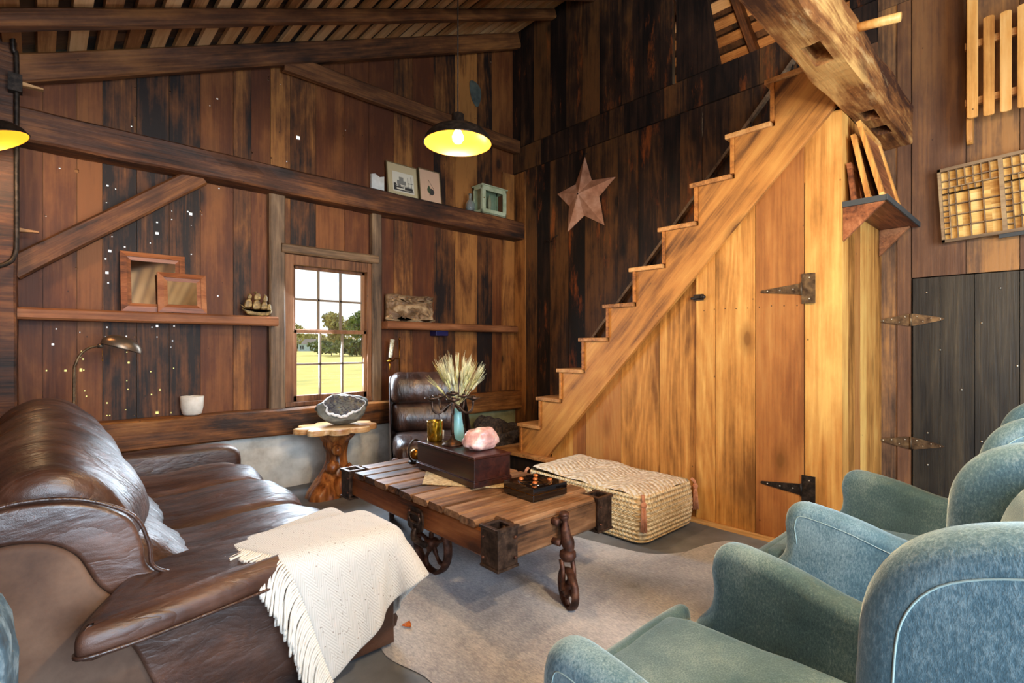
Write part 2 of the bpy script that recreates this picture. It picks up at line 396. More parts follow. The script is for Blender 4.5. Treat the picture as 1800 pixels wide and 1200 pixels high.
class MB:
    def __init__(s):
        s.v = []; s.f = []; s.c = []; s.uv = None; s.sm = []
    def add(s, vs, fs, tn=None, smooth=False):
        o = len(s.v); tn = tn or prm()
        s.v += [tuple(x) for x in vs]
        for f in fs: s.f.append([i + o for i in f]); s.c.append(tn); s.sm.append(smooth)
        return s
    def box(s, x0, x1, y0, y1, z0, z1, tn=None, mat=None):
        vs = [(x, y, z) for z in (z0, z1) for y in (y0, y1) for x in (x0, x1)]
        if mat is not None: vs = [mat @ Vector(p) for p in vs]
        return s.add(vs, [(0, 2, 3, 1), (4, 5, 7, 6), (0, 1, 5, 4), (2, 6, 7, 3), (0, 4, 6, 2), (1, 3, 7, 5)], tn)
    def prism(s, pts, d0, d1, plane='XZ', tn=None, mat=None):
        n = len(pts)
        def P(a, b, d): return {'XZ': (a, d, b), 'YZ': (d, a, b), 'XY': (a, b, d)}[plane]
        vs = [P(a, b, d0) for a, b in pts] + [P(a, b, d1) for a, b in pts]
        if mat is not None: vs = [mat @ Vector(p) for p in vs]
        fs = [list(range(n)), list(range(2 * n - 1, n - 1, -1))] + [(i, (i + 1) % n, n + (i + 1) % n, n + i) for i in range(n)]
        return s.add(vs, fs, tn)
    def tube(s, pts, r, n=8, tn=None, cap=True, flat=1):
        pts = [Vector(p) for p in pts]
        rs = r if isinstance(r, (list, tuple)) else [r] * len(pts)
        vs = []; prev = None
        for i, p in enumerate(pts):
            d = (pts[min(i + 1, len(pts) - 1)] - pts[max(i - 1, 0)])
            d = d.normalized() if d.length > 1e-9 else Vector((0, 0, 1))
            if prev is None:
                a = d.orthogonal().normalized()
            else:
                a = (prev - d * prev.dot(d)); a = a.normalized() if a.length > 1e-6 else d.orthogonal().normalized()
            prev = a; b = d.cross(a)
            for k in range(n):
                t = 2 * PI * k / n
                vs.append(p + a * (rs[i] * math.cos(t)) + b * (rs[i] * flat * math.sin(t)))
        fs = [(i * n + k, i * n + (k + 1) % n, (i + 1) * n + (k + 1) % n, (i + 1) * n + k) for i in range(len(pts) - 1) for k in range(n)]
        if cap: fs += [list(range(n - 1, -1, -1)), [(len(pts) - 1) * n + k for k in range(n)]]
        return s.add(vs, fs, tn, True)
    def lathe(s, prof, c=(0, 0, 0), n=28, axis='Z', tn=None, mat=None, cap=True):
        vs = []
        for r, h in prof:
            for k in range(n):
                t = 2 * PI * k / n; a, b = r * math.cos(t), r * math.sin(t)
                p = {'Z': (a, b, h), 'X': (h, a, b), 'Y': (a, h, b)}[axis]
                p = Vector(p)
                if mat is not None: p = mat @ p
                vs.append(p + Vector(c))
        m = len(prof)
        fs = [(i * n + k, i * n + (k + 1) % n, (i + 1) * n + (k + 1) % n, (i + 1) * n + k) for i in range(m - 1) for k in range(n)]
        if cap and prof[0][0] > 1e-6 and prof[0] != prof[-1]: fs.append(list(range(n - 1, -1, -1)))
        if cap and prof[-1][0] > 1e-6 and prof[0] != prof[-1]: fs.append([(m - 1) * n + k for k in range(n)])
        return s.add(vs, fs, tn, True)
    def blob(s, c, rad, sub=4, amp=.1, freq=3, seed=0, flatb=None, fn=None):
        bm = bmesh.new(); bmesh.ops.create_icosphere(bm, subdivisions=sub, radius=1)
        vs = []
        for v in bm.verts:
            p = v.co.copy(); k = 1 + amp * noise.noise(p * freq + Vector((seed, seed * 2, 0))) + amp * .5 * noise.noise(p * freq * 2.3 + Vector((seed, 5, 1)))
            p = Vector((p.x * rad[0], p.y * rad[1], p.z * rad[2])) * k
            if fn: p = fn(p)
            if flatb is not None and p.z < flatb: p.z = flatb
            vs.append(p + Vector(c))
        fs = [[v.index for v in f.verts] for f in bm.faces]; bm.free()
        return s.add(vs, fs, None, True)
    def grid(s, fn, nu, nv, tn=None, closeu=False):
        vs = [fn(i / (nu if closeu else nu - 1), j / (nv - 1)) for j in range(nv) for i in range(nu)]
        fs = []
        for j in range(nv - 1):
            for i in range(nu if closeu else nu - 1):
                a = j * nu + i; b = j * nu + (i + 1) % nu
                fs.append((a, b, b + nu, a + nu))
        return s.add(vs, fs, tn, True)
    def padded(s, outline, w, r, plane='XZ', c=(0, 0, 0), tn=None, fn=None, rings=5, bulge=0):
        """outline: closed 2D polygon; thickness w with edges rounded by radius r"""
        n = len(outline)
        area = sum(outline[i][0] * outline[(i + 1) % n][1] - outline[(i + 1) % n][0] * outline[i][1] for i in range(n))
        pts = outline if area > 0 else outline[::-1]
        nrm = []
        for i in range(n):
            dx = pts[(i + 1) % n][0] - pts[i - 1][0]; dy = pts[(i + 1) % n][1] - pts[i - 1][1]; l = math.hypot(dx, dy) or 1
            nrm.append((-dy / l, dx / l))
        lay = []
        for k in range(rings + 1):
            a = PI / 2 * k / rings; lay.append((r * (1 - math.sin(a)), -w / 2 + r * (1 - math.cos(a))))
        nm = 8 if fn or bulge else 0
        for k in range(1, nm): lay.append((-bulge * math.sin(PI * k / nm), -w / 2 + r + (w - 2 * r) * k / nm))
        for k in range(rings, -1, -1):
            a = PI / 2 * k / rings; lay.append((r * (1 - math.sin(a)), w / 2 - r * (1 - math.cos(a))))
        vs = []
        for ins, d in lay:
            for (a, b), (nx, ny) in zip(pts, nrm):
                p = {'XZ': (a + nx * ins, d, b + ny * ins), 'YZ': (d, a + nx * ins, b + ny * ins), 'XY': (a + nx * ins, b + ny * ins, d)}[plane]
                p = Vector(p) + Vector(c)
                vs.append(fn(p) if fn else p)
        m = len(lay)
        fs = [(j * n + i, j * n + (i + 1) % n, (j + 1) * n + (i + 1) % n, (j + 1) * n + i) for j in range(m - 1) for i in range(n)]
        fs += [list(range(n - 1, -1, -1)), [(m - 1) * n + i for i in range(n)]]
        return s.add(vs, fs, tn, True)
    def xf(s, mat):
        s.v = [tuple(mat @ Vector(p)) for p in s.v]; return s
    def build(s, name, mat, parent=None, bevel=0, smooth=None, local=False, sub=0, fix=True, frame=None):
        me = bpy.data.meshes.new(name)
        vs = s.v
        if frame is not None:
            inv = frame.inverted(); vs = [inv @ Vector(p) for p in vs]
        elif parent is not None and not local:
            inv = WM[parent].inverted(); vs = [inv @ Vector(p) for p in vs]
        me.from_pydata([tuple(p) for p in vs], [], s.f)
        if fix:
            bm = bmesh.new(); bm.from_mesh(me); bmesh.ops.recalc_face_normals(bm, faces=bm.faces)
            bm.to_mesh(me); bm.free()
        at = me.color_attributes.new('tn', 'FLOAT_COLOR', 'CORNER')
        buf = []
        for p in me.polygons:
            buf += list(s.c[p.index]) * p.loop_total
            p.use_smooth = s.sm[p.index] if smooth is None else smooth
        at.data.foreach_set('color', buf)
        me.materials.append(M[mat] if isinstance(mat, str) else mat)
        o = bpy.data.objects.new(name, me); COL.objects.link(o)
        if parent is not None: o.parent = parent; WM[o] = WM[parent]
        else: WM[o] = Matrix()
        if frame is not None:
            o.matrix_basis = (WM[parent].inverted() @ frame) if parent is not None else frame
            WM[o] = frame
        if bevel:
            b = o.modifiers.new('bevel', 'BEVEL'); b.width = bevel; b.segments = 2; b.limit_method = 'ANGLE'; b.angle_limit = R(40)
        if sub:
            b = o.modifiers.new('sub', 'SUBSURF'); b.levels = sub; b.render_levels = sub
        return o

def thing(name, label, cat, loc=(0, 0, 0), rz=0, group=None):
    o = bpy.data.objects.new(name, None); COL.objects.link(o)
    o.location = loc; o.rotation_euler = (0, 0, rz); o.empty_display_size = .05
    o['label'] = label; o['category'] = cat
    if group: o['group'] = group
    WM[o] = Matrix.Translation(loc) @ Matrix.Rotation(rz, 4, 'Z')
    return o
def tag(o, label, cat, group=None, kind=None):
    o['label'] = label; o['category'] = cat
    if group: o['group'] = group
    if kind: o['kind'] = kind
    return o
def struct(o): o['kind'] = 'structure'; return o

def cat2(pts, k=6, closed=True):
    out = []; n = len(pts)
    rng = range(n) if closed else range(n - 1)
    for i in rng:
        if closed: p = [pts[(i + d) % n] for d in (-1, 0, 1, 2)]
        else: p = [pts[max(0, min(n - 1, i + d))] for d in (-1, 0, 1, 2)]
        for j in range(k):
            t = j / k; q = []
            for c in range(len(pts[0])):
                a, b, cc, d = (x[c] for x in p)
                q.append(.5 * (2 * b + (cc - a) * t + (2 * a - 5 * b + 4 * cc - d) * t * t + (3 * b - a - 3 * cc + d) * t ** 3))
            out.append(tuple(q))
    if not closed: out.append(tuple(pts[-1]))
    return out

def rough_beam(mb, axis, a0, a1, b0, b1, c0, c1, amp=.008, n=40, seed=0, tn=None):
    """hewn timber: box with slightly wavy faces and worn arrises. axis along; b,c other two axes in XYZ order"""
    prof = []
    ch = .012
    w, h = b1 - b0, c1 - c0
    for (u, v) in [(ch, 0), (w / 2, 0), (w - ch, 0), (w, ch), (w, h / 2), (w, h - ch), (w - ch, h), (w / 2, h), (ch, h), (0, h - ch), (0, h / 2), (0, ch)]:
        prof.append((b0 + u, c0 + v))
    vs = []
    for i in range(n + 1):
        t = a0 + (a1 - a0) * i / n
        for b, c in prof:
            db = amp * noise.noise(Vector((t * 3, b * 9 + seed, c * 9))); dc = amp * noise.noise(Vector((t * 3 + 40, b * 9, c * 9 + seed)))
            p = {'X': (t, b + db, c + dc), 'Y': (b + db, t, c + dc), 'Z': (b + db, c + dc, t)}[axis]
            vs.append(p)
    m = len(prof)
    fs = [(i * m + k, i * m + (k + 1) % m, (i + 1) * m + (k + 1) % m, (i + 1) * m + k) for i in range(n) for k in range(m)]
    fs += [list(range(m - 1, -1, -1)), [n * m + k for k in range(m)]]
    mb.add(vs, fs, tn, False); return mb

def copy_tree(o, parent=None):
    c = o.copy(); COL.objects.link(c); c.parent = parent if parent is not None else o.parent
    for ch in list(o.children): copy_tree(ch, c)
    return c

def frame_x(origin, d, up=(0, 0, 1)):
    """frame whose X runs along d (the grain)"""
    x = Vector(d).normalized(); z = Vector(up); y = z.cross(x)
    if y.length < 1e-4: y = Vector((0, 1, 0)).cross(x)
    y.normalize(); z = x.cross(y)
    return Matrix.Translation(origin) @ Matrix((x, y, z)).transposed().to_4x4()
ALONGY = Matrix.Rotation(PI / 2, 4, 'Z')

# ================================================================== THE SETTING
XL, XW, YW, YF = -.42, 4.10, 4.40, -2.6
def zroof(x): return 2.97 + .449 * x
SL = math.atan(.449)

# ---- floor and outside ground
mb = MB(); mb.box(XL - .1, 9, YF - .1, YW + .1, -.12, 0, prm(.5)); struct(mb.build('floor', 'floor'))
mb = MB(); mb.add([(-500, YW + .4, -.45), (500, YW + .4, -.45), (500, 40, -1.1), (-500, 40, -1.1), (-900, 700, -1.5), (900, 700, -1.5)], [(0, 1, 2, 3), (3, 2, 5, 4)])
tag(mb.build('ground', 'field'), 'mown yellow-green field beyond the window', 'field', kind='structure')

# ---- window wall: boards pierced by knot and nail holes
HOLES = [(0.486, 2.965), (0.467, 2.693), (0.693, 3.008), (0.997, 3.059), (0.947, 2.99), (1.368, 3.357), (1.364, 3.333), (1.462, 3.334), (1.944, 3.488), (1.605, 2.931), (1.24, 2.707), (1.386, 2.703), (1.512, 2.706), (1.104, 3.054), (0.093, 2.312), (0.177, 2.313), (0.336, 2.253), (0.379, 2.239), (0.33, 2.136), (0.025, 1.991), (0.189, 1.967), (0.703, 2.233), (0.703, 2.146), (0.703, 2.084), (0.614, 2.049), (0.803, 2.16), (0.821, 2.146), (0.887, 2.179), (0.891, 2.154), (1.096, 2.364), (1.009, 2.376), (0.825, 2.062), (0.36, 1.91), (0.614, 1.971), (0.348, 1.811), (0.574, 1.896), (0.429, 1.849), (0.324, 1.754), (0.825, 1.847), (0.333, 1.662), (0.174, 1.673), (0.339, 1.593), (1.001, 1.55), (0.333, 1.292), (0.614, 1.308), (0.584, 1.299), (0.717, 1.311), (0.327, 1.226), (0.486, 1.229), (0.614, 1.23), (0.438, 1.232), (0.707, 1.203), (0.696, 1.157), (0.077, 1.274), (0.191, 1.255), (0.06, 1.175), (0.203, 1.127), (0.194, 1.093), (0.209, 1.078), (0.441, 1.122), (0.451, 1.05), (0.714, 1.004), (0.577, 0.983), (0.028, 1.008), (0.121, 1.005), (0.194, 1.007), (0.212, 1.006), (0.441, 0.925), (0.447, 0.865), (0.631, 0.851), (0.581, 0.821), (0.015, 0.882), (0.217, 0.867), (0.226, 0.832), (0.333, 0.779), (0.333, 0.694), (0.348, 0.693), (0.435, 0.724), (0.483, 0.68), (0.614, 0.689), (0.696, 0.682), (3.741, 4.382), (2.495, 2.998), (2.024, 3.115), (3.527, 3.674), (3.75, 3.297), (2.723, 3.809), (2.495, 3.119), (2.967, 3.726), (2.002, 3.052)]
BIG = {(1.605, 2.931): .026, (0.177, 2.313): .017, (0.821, 2.146): .018, (0.614, 1.971): .016, (1.944, 3.488): .017, (0.194, 1.007): .017, (0.614, 0.689): .016, (0.348, 1.811): .014, (0.333, 1.662): .014, (0.614, 1.308): .013, (3.741, 4.382): .017}
rnd = random.Random(3)
cuts = [(x, z, BIG.get((x, z), rnd.choice([.006, .007, .008, .010])), 0) for x, z in HOLES]
cuts = [(x - w / 2, x + w / 2, z - w * .5, z + w * .5) for x, z, w, _ in [(x, z, w * 1.25, q) for x, z, w, q in cuts]]
cuts.append((.483, .491, 2.655, 2.77))
cuts.append((1.53, 2.235, .70, 1.90))
EDG = [-.5, -.30, -.11, .012, .177, .308, .495, .685, .882, 1.106, 1.234, 1.38, 1.538, 1.753, 2.01, 2.249, 2.51, 2.72, 2.969, 3.244, 3.539, 3.761, 4.14]
mb = MB()
for i in range(len(EDG) - 1):
    a, b = EDG[i] + .0015, EDG[i + 1] - .0015
    tn = prm(); dy = rnd.uniform(0, .005)
    pcs = [(a, b, .60, 99.)]
    for (cx0, cx1, cz0, cz1) in cuts:
        new = []
        for (x0, x1, z0, z1) in pcs:
            if cx1 <= x0 or cx0 >= x1 or cz1 <= z0 or cz0 >= z1: new.append((x0, x1, z0, z1)); continue
            if cz0 > z0: new.append((x0, x1, z0, cz0))
            if cz1 < z1: new.append((x0, x1, cz1, z1))
            zz0, zz1 = max(z0, cz0), min(z1, cz1)
            if cx0 > x0: new.append((x0, cx0, zz0, zz1))
            if cx1 < x1: new.append((cx1, x1, zz0, zz1))
        pcs = new
    for (x0, x1, z0, z1) in pcs:
        if z1 > 90: mb.prism([(x0, z0), (x1, z0), (x1, zroof(x1) + .02), (x0, zroof(x0) + .02)], YW - dy, YW + .012, 'XZ', tn)
        else: mb.box(x0, x1, YW - dy, YW + .012, z0, z1, tn)
for x in EDG[1:-1]:
    if 1.5 < x < 2.25:
        mb.box(x - .014, x + .014, YW + .013, YW + .03, 1.92, zroof(x)); mb.box(x - .014, x + .014, YW + .013, YW + .03, .6, .68)
    else: mb.box(x - .014, x + .014, YW + .013, YW + .03, .6, zroof(x))
struct(mb.build('wall_back', 'wall'))
# limewashed foundation below the sill timber
mb = MB(); rough_beam(mb, 'X', -.5, 3.02, YW - .03, YW + .4, -.05, .47, .02, 60); struct(mb.build('trim_1', 'stone'))
mb = MB(); rough_beam(mb, 'X', 3.02, 4.12, YW - .05, YW + .4, -.05, .485, .008, 20); struct(mb.build('trim_2', 'olive'))

# ---- stair wall at the right, with the loft opening and a slit
mb = MB(); me = MB(); md = MB()
def course(m, edges, z0, z1, x, tnf=None):
    for a, b in zip(edges[:-1], edges[1:]):
        m.box(x - rnd.uniform(0, .006), XW + .03, min(a, b) + .0015, max(a, b) - .0015, z0, z1)
def edges(a, b, lo=.16, hi=.27):
    e = [a]
    while e[-1] - b > lo + .02: e.append(e[-1] - rnd.uniform(lo, hi))
    e[-1] = b if e[-1] - b < .1 else e[-1]
    if e[-1] != b: e.append(b)
    return e
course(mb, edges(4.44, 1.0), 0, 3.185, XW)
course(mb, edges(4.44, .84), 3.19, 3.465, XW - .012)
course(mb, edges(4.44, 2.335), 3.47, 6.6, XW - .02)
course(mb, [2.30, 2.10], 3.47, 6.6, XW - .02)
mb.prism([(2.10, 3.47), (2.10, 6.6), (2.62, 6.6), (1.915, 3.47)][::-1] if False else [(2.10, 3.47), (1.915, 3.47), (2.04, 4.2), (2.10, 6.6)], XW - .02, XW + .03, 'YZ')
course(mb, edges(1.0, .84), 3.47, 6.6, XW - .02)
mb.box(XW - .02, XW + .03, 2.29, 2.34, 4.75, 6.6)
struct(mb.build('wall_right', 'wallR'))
course(me, [1.02, .84, .735], 0, 3.4, XW)
course(me, [.735, .663], 0, 3.38, XW - .012)
course(me, [.66, .40, .17, -.1, -.35, -.7, -1.0, -1.3, -1.7, -2.1, -2.65], 1.60, 3.38, XW)
course(me, [-.35, -.7, -1.0, -1.3, -1.7, -2.1, -2.65], 0, 1.60, XW)
course(me, [.84, .55, .27, 0, -.4, -.8, -1.2, -1.7, -2.2, -2.65], 3.385, 6.6, XW - .01)
struct(me.build('wall_right_end', 'wallE'))
mb = MB()
e = [.655, .52, .36, .17, -.02, -.2, -.34]
course(mb, e, .02, 1.592, XW - .008)
door = struct(mb.build('door_1', 'doorR'))
def butterfly(zc, parent, y=.663):
    m = MB()
    for s in (-1, 1):
        m.prism([(y, zc - .038), (y + s * .02, zc - .038), (y + s * .155, zc - .008), (y + s * .165, zc), (y + s * .155, zc + .008), (y + s * .02, zc + .038), (y, zc + .038)], XW - .024, XW - .019, 'YZ')
    m.tube([(XW - .026, y, zc - .04), (XW - .026, y, zc + .04)], .006)
    h = m.build('hinge', 'hinge', parent)
    n_ = MB()
    for s in (-1, 1):
        for d, q in ((.03, .02), (.06, -.012), (.1, .008), (.145, 0)): n_.blob((XW - .026, y + s * d, zc + q), (.003, .005, .005), 1, 0)
    n_.build('screw', 'steel', h)
butterfly(1.331, door); butterfly(.546, door)
mb = MB()
for y, z in [(.585, 1.50), (.25, 1.50), (.05, 1.50), (.58, .62), (.33, .60), (.58, .42), (.40, .39), (.33, 1.3), (.18, 1.05), (.52, 1.14), (.42, .9), (.2, .66), (.12, 1.36)]:
    mb.blob((XW - .016, y, z), (.003, .006, .006), 1, 0)
mb.build('nail_head', 'steel', door)

# ---- left and front walls (beside and behind the photographer), loft bay behind the stair wall
mb = MB()
for a, b in zip(*(lambda e: (e[:-1], e[1:]))(edges(4.44, -.5))): mb.box(XL - .03, XL, b, a - .002, 0, 3.2)
for a, b in zip(*(lambda e: (e[:-1], e[1:]))(edges(-.5, -1.6))): mb.box(XL - .03, XL, b, a - .002, 0, .9); mb.box(XL - .03, XL, b, a - .002, 2.1, 3.2)  # gap left in the boards for the added side fill
for a, b in zip(*(lambda e: (e[:-1], e[1:]))(edges(-1.6, -2.62))): mb.box(XL - .03, XL, b, a - .002, 0, 3.2)
struct(mb.build('wall_left', 'wall'))
mb = MB()
x = XL
while x < 4.1:
    w = rnd.uniform(.18, .27)
    if x + w > -.3 and x < 2.0:  # opening left for the added rear fill
        mb.prism([(x, 2.5), (x + w, 2.5), (x + w, zroof(x + w)), (x, zroof(x))], YF - .03, YF, 'XZ')
    else:
        mb.prism([(x, 0), (x + w, 0), (x + w, zroof(x + w)), (x, zroof(x))], YF - .03, YF, 'XZ')
    x += w + .002
struct(mb.build('wall_front', 'wall'))
mb = MB()
mb.box(9, 9.05, YF, YW + .1, 0, 3.2); mb.box(XW + .03, 9, YW, YW + .05, 0, 6.5); mb.box(XW + .03, 9, YF - .05, YF, 0, 6.5); mb.box(XW + .03, 9, YF, YW, 2.90, 2.95)
struct(mb.build('wall_loft_bay', 'wallE'))

# ---- roof over the room: shingles, laths; second roof seen through the loft opening
def roof(name, x0, z0, s, x1, y0, y1, lath_step=.155, lw=.088):
    a = math.atan(s); T = Matrix.Translation((x0, 0, z0)) @ Matrix.Rotation(-a, 4, 'Y')
    Ltot = (x1 - x0) / math.cos(a)
    m = MB(); u = 0
    while u < Ltot:
        y = y0
        while y < y1:
            w = rnd.uniform(.1, .22); k = rnd.uniform(0, .008)
            m.box(u, u + .158, y + .001, min(y1, y + w) - .001, .028 + k, .05 + k, None, T); y += w
        u += .155
    m.box(0, Ltot, y0, y1, .06, .075, prm(0), T)
    c = struct(m.build(name, 'shingle'))
    u = .05
    while u < Ltot - .02:
        m = MB(); w = lw + rnd.uniform(-.008, .008)
        m.box(u, u + w, y0, y1, 0, .024, prm(), T); m.build('lath', 'lath', c, frame=T); u += lath_step * rnd.uniform(.95, 1.05)
    return c
roof('ceiling', -.5, zroof(-.5), .449, 4.12, YF - .05, YW + .05)
roof('ceiling_loft', 4.13, 6.15, -.72, 8.6, YF - .05, YW + .05, .2, .11)

def beam_thing(name, label, mat, p0, p1, w, h, group=None, amp=.006, cat='beam', seed=0, up=(0, 0, 1), tone=None):
    """timber from p0 to p1 (centre line), its own grain along its length"""
    p0, p1 = Vector(p0), Vector(p1); Ln = (p1 - p0).length
    fr = frame_x(p0, p1 - p0, up)
    m = MB(); rough_beam(m, 'X', 0, Ln, -w / 2, w / 2, -h / 2, h / 2, amp, max(6, int(Ln * 10)), seed, prm(tone))
    m.xf(fr); o = m.build(name, mat, frame=fr)
    return tag(o, label, cat, group)

# rafters, parallel to the window wall and rising to the stair wall
RL = ['sloping rafter closest to the window wall, lying just above its boards', 'second rafter from the window wall, cut by the top edge of the photo']
for i, y in enumerate([4.30, 3.74, 3.16, 2.58, 2.0, 1.42]):
    lab = RL[i] if i < 2 else 'rafter overhead, %s from the window wall, above the picture' % ['', '', 'third', 'fourth', 'fifth', 'sixth'][i]
    x0 = -.41; x1 = 4.06
    rh = .165 if i != 1 else .09; off = (rh / 2 + .002) / math.cos(SL)
    beam_thing('rafter', lab, 'raft', (x0, y, zroof(x0) - off), (x1, y, zroof(x1) - off), .085, rh, 'roof rafters of the lean-to', .006, 'rafter', i * 7, tone=.55)
for i, y in enumerate([3.05, 2.46, 1.95, 1.3]):
    beam_thing('loft_rafter', '%s dark rafter from the left beyond the loft opening' % ['first', 'second', 'third', 'fourth'][i], 'beamX', (4.2, y, 6.05), (8.5, y, 6.05 - .72 * 4.3), .08, .15, 'rafters seen through the loft opening', .004, 'rafter', i, tone=.1)
beam_thing('collar_beam', 'level collar timber high on the window wall, running behind the hanging lamp', 'raft', (1.45, 4.31, 3.475), (4.08, 4.31, 3.475), .08, .145, None, .005, tone=.6)
beam_thing('tie_beam', 'heavy dark hewn beam across the window wall carrying pictures and a small cabinet', 'beamX', (-.42, 4.30, 2.488), (4.08, 4.30, 2.488), .20, .195, None, .011, tone=.45)
beam_thing('diagonal_brace', 'slanting brace on the window wall left of the mirrors', 'raft', (-.13, 4.31, 1.62), (.86, 4.31, 2.41), .085, .135, None, .005, 'brace', 3, (0, -1, 0) if False else (0, 0, 1), .5)
beam_thing('sill_beam', 'long sill timber along the foot of the window wall under the window', 'sill', (-.42, 4.33, .557), (4.08, 4.33, .557), .17, .205, None, .010, tone=.5)
for x, lab, w in ((1.415, 'weathered post directly left of the window', .125), (2.30, 'weathered post directly right of the window', .10)):
    m = MB(); rough_beam(m, 'Z', .66, 2.40, x - w / 2, x + w / 2, 4.325, 4.395, .004, 24, x, prm(.5)); tag(m.build('wall_post', 'post'), lab, 'post')
m = MB(); rough_beam(m, 'Z', 0, 2.95, -.34, -.10, 4.12, 4.39, .006, 40, 2, prm(.4)); tag(m.build('corner_post', 'beamX'), 'corner post at the left edge beneath the wall lamp', 'post')
beam_thing('wall_plate', 'lighter plate timber along the left wall top, meeting the rafter ends', 'raft', (-.33, -2.5, 2.82), (-.33, 4.38, 2.82), .16, .12, None, .004, 'beam', 4, tone=.8)
for x0, x1, lab in ((-.10, 1.385, 'left shelf timber under the two mirrors'), (2.345, 3.99, 'right shelf timber under the carved relief')):
    m = MB(); rough_beam(m, 'X', x0, x1, 4.215, 4.395, 1.325, 1.397, .004, 30, x0, prm(.5)); tag(m.build('wall_shelf', 'shelfX'), lab, 'shelf')
m = MB(); m.box(3.90, 4.09, 4.375, 4.398, .66, 3.17, prm(.9)); m.box(4.075, 4.092, 4.19, 4.36, 0, 3.17, prm(.8))
struct(m.build('trim_3', 'wall'))

# golden tie beam over the closet, with mortises cut into its underside
def mortised():
    m = MB(); rough_beam(m, 'X', -.4, 4.095, .655, .835, 2.45, 2.70, .017, 70, 5, prm(.5))
    o = m.build('overhead_beam', 'tie')
    cut = MB()
    for x0, x1 in ((2.42, 2.62), (3.33, 3.47), (3.60, 3.76), (1.3, 1.45)): cut.box(x0, x1, .70, .775, 2.40, 2.53)
    c = cut.build('cutter', 'tie')
    b = o.modifiers.new('b', 'BOOLEAN'); b.object = c; b.operation = 'DIFFERENCE'; b.solver = 'EXACT'
    dg = bpy.context.evaluated_depsgraph_get()
    me2 = bpy.data.meshes.new_from_object(o.evaluated_get(dg))
    o.modifiers.clear(); o.data = me2
    bpy.data.objects.remove(c)
    return tag(o, 'massive golden hewn beam with mortise holes running overhead above the closet', 'beam')
mortised()
m = MB(); m.tube([(2.80, .70, 2.655), (2.80, .49, 2.62)], .02, 10); tag(m.build('wooden_peg', 'pine'), 'pale round peg sticking out of the overhead beam', 'peg')

# ---- window
win = MB()
fx0, fx1, fz0, fz1 = 1.479, 2.249, .665, 1.928
for a in ((fx0, fx0 + .07, 4.345, 4.44, .70, fz1), (fx1 - .04, fx1, 4.345, 4.44, .70, fz1), (fx0 + .07, fx1 - .04, 4.348, 4.44, 1.845, fz1), (fx0, fx1, 4.335, 4.46, fz0, .6995)): win.box(*a)
w1 = struct(win.build('window_1', 'frame', bevel=.003))
def sash(name, y, z0, z1, rail_b, rail_t):
    s = MB(); x0, x1 = 1.552, 2.210
    s.box(x0, x0 + .028, y, y + .03, z0, z1); s.box(x1 - .028, x1, y, y + .03, z0, z1); s.box(x0, x1, y, y + .03, z0, z0 + rail_b); s.box(x0, x1, y, y + .03, z1 - rail_t, z1)
    so = s.build(name, 'frame', w1, bevel=.002)
    q = MB(); gx0, gx1, gz0, gz1 = x0 + .028, x1 - .028, z0 + rail_b, z1 - rail_t
    for k in (1, 2): xx = gx0 + (gx1 - gx0) * k / 3; q.box(xx - .008, xx + .008, y + .003, y + .027, gz0, gz1)
    zz = (gz0 + gz1) / 2; q.box(gx0, gx1, y + .003, y + .027, zz - .008, zz + .008)
    q.build('muntin', 'muntin', so)
    for i in range(3):
        for j in range(2):
            g = MB(); a = gx0 + (gx1 - gx0) * i / 3; b = gz0 + (gz1 - gz0) * j / 2
            g.box(a + .006, a + (gx1 - gx0) / 3 - .006, y + .013, y + .017, b + .006, b + (gz1 - gz0) / 2 - .006); g.build('pane', 'pane', so)
sash('lower_sash', 4.365, .70, 1.305, .05, .03)
sash('upper_sash', 4.40, 1.275, 1.85, .035, .03)
m = MB(); rough_beam(m, 'X', 1.44, 2.30, 4.30, 4.395, 1.93, 2.005, .003, 20, 1, prm(.5)); m.build('lintel', 'postX', w1)

# ---- stairs
Yn = lambda i: 3.345 - .2375 * i
Zt = lambda i: .476 + .2515 * i
st = thing('staircase', 'steep wooden staircase climbing against the dark wall to the loft', 'staircase', (3.6, 3.3, 0))
pts = [(Yn(0) - .055, .222)]
for i in range(10):
    pts += [(Yn(i) - .055, Zt(i) - .03), (Yn(i + 1) - .055, Zt(i) - .03)]
pts[-1] = (.845, Zt(9) - .03)
pts += [(.845, 2.47), (2.99, .222)]
dr = Vector((0, -.2375, .2515))
fr = frame_x((3.17, 3.0, .22), dr, (1, 0, 0))
for x0, x1, nm in ((3.168, 3.205, 'stringer'), (4.045, 4.08, 'stringer')):
    m = MB(); m.prism(pts, x0, x1, 'YZ', prm(.5)); m.build(nm, 'stair', st, frame=fr, bevel=.002)
for i in range(10):
    y1 = Yn(i + 1) - .035 if i < 9 else .86
    m = MB(); m.box(3.150, 4.085, y1, Yn(i), Zt(i) - .03, Zt(i), prm()); m.build('tread', 'stairY', st, bevel=.005)
    z0 = Zt(i - 1) if i else .222
    m = MB(); m.box(3.155, 4.085, Yn(i) - .054, Yn(i) - .032, z0, Zt(i) - .03, prm()); m.build('riser', 'riser', st, bevel=.002)
m = MB(); m.box(3.10, 4.09, 2.93, 3.62, .19, .222, prm(.5)); m2 = MB(); m2.box(3.14, 4.08, 2.95, 3.60, 0, .19, prm(.1))
pl = thing('stair_platform', 'low dark landing step at the foot of the staircase', 'step', (3.6, 3.3, 0))
m.build('step_board', 'stairY', pl, bevel=.004); m2.build('step_base', 'wallR', pl)
m = MB(); fr = frame_x((4.05, 3.33, 1.10), (0, -2.06, 2.23), (1, 0, 0))
m.xf(Matrix()); m.box(0, math.hypot(2.2, 2.38), -.012, .012, -.018, .018); m.xf(fr)
hr = m.build('handrail', 'post', frame=fr); tag(hr, 'thin handrail along the dark wall behind the stairs', 'handrail')
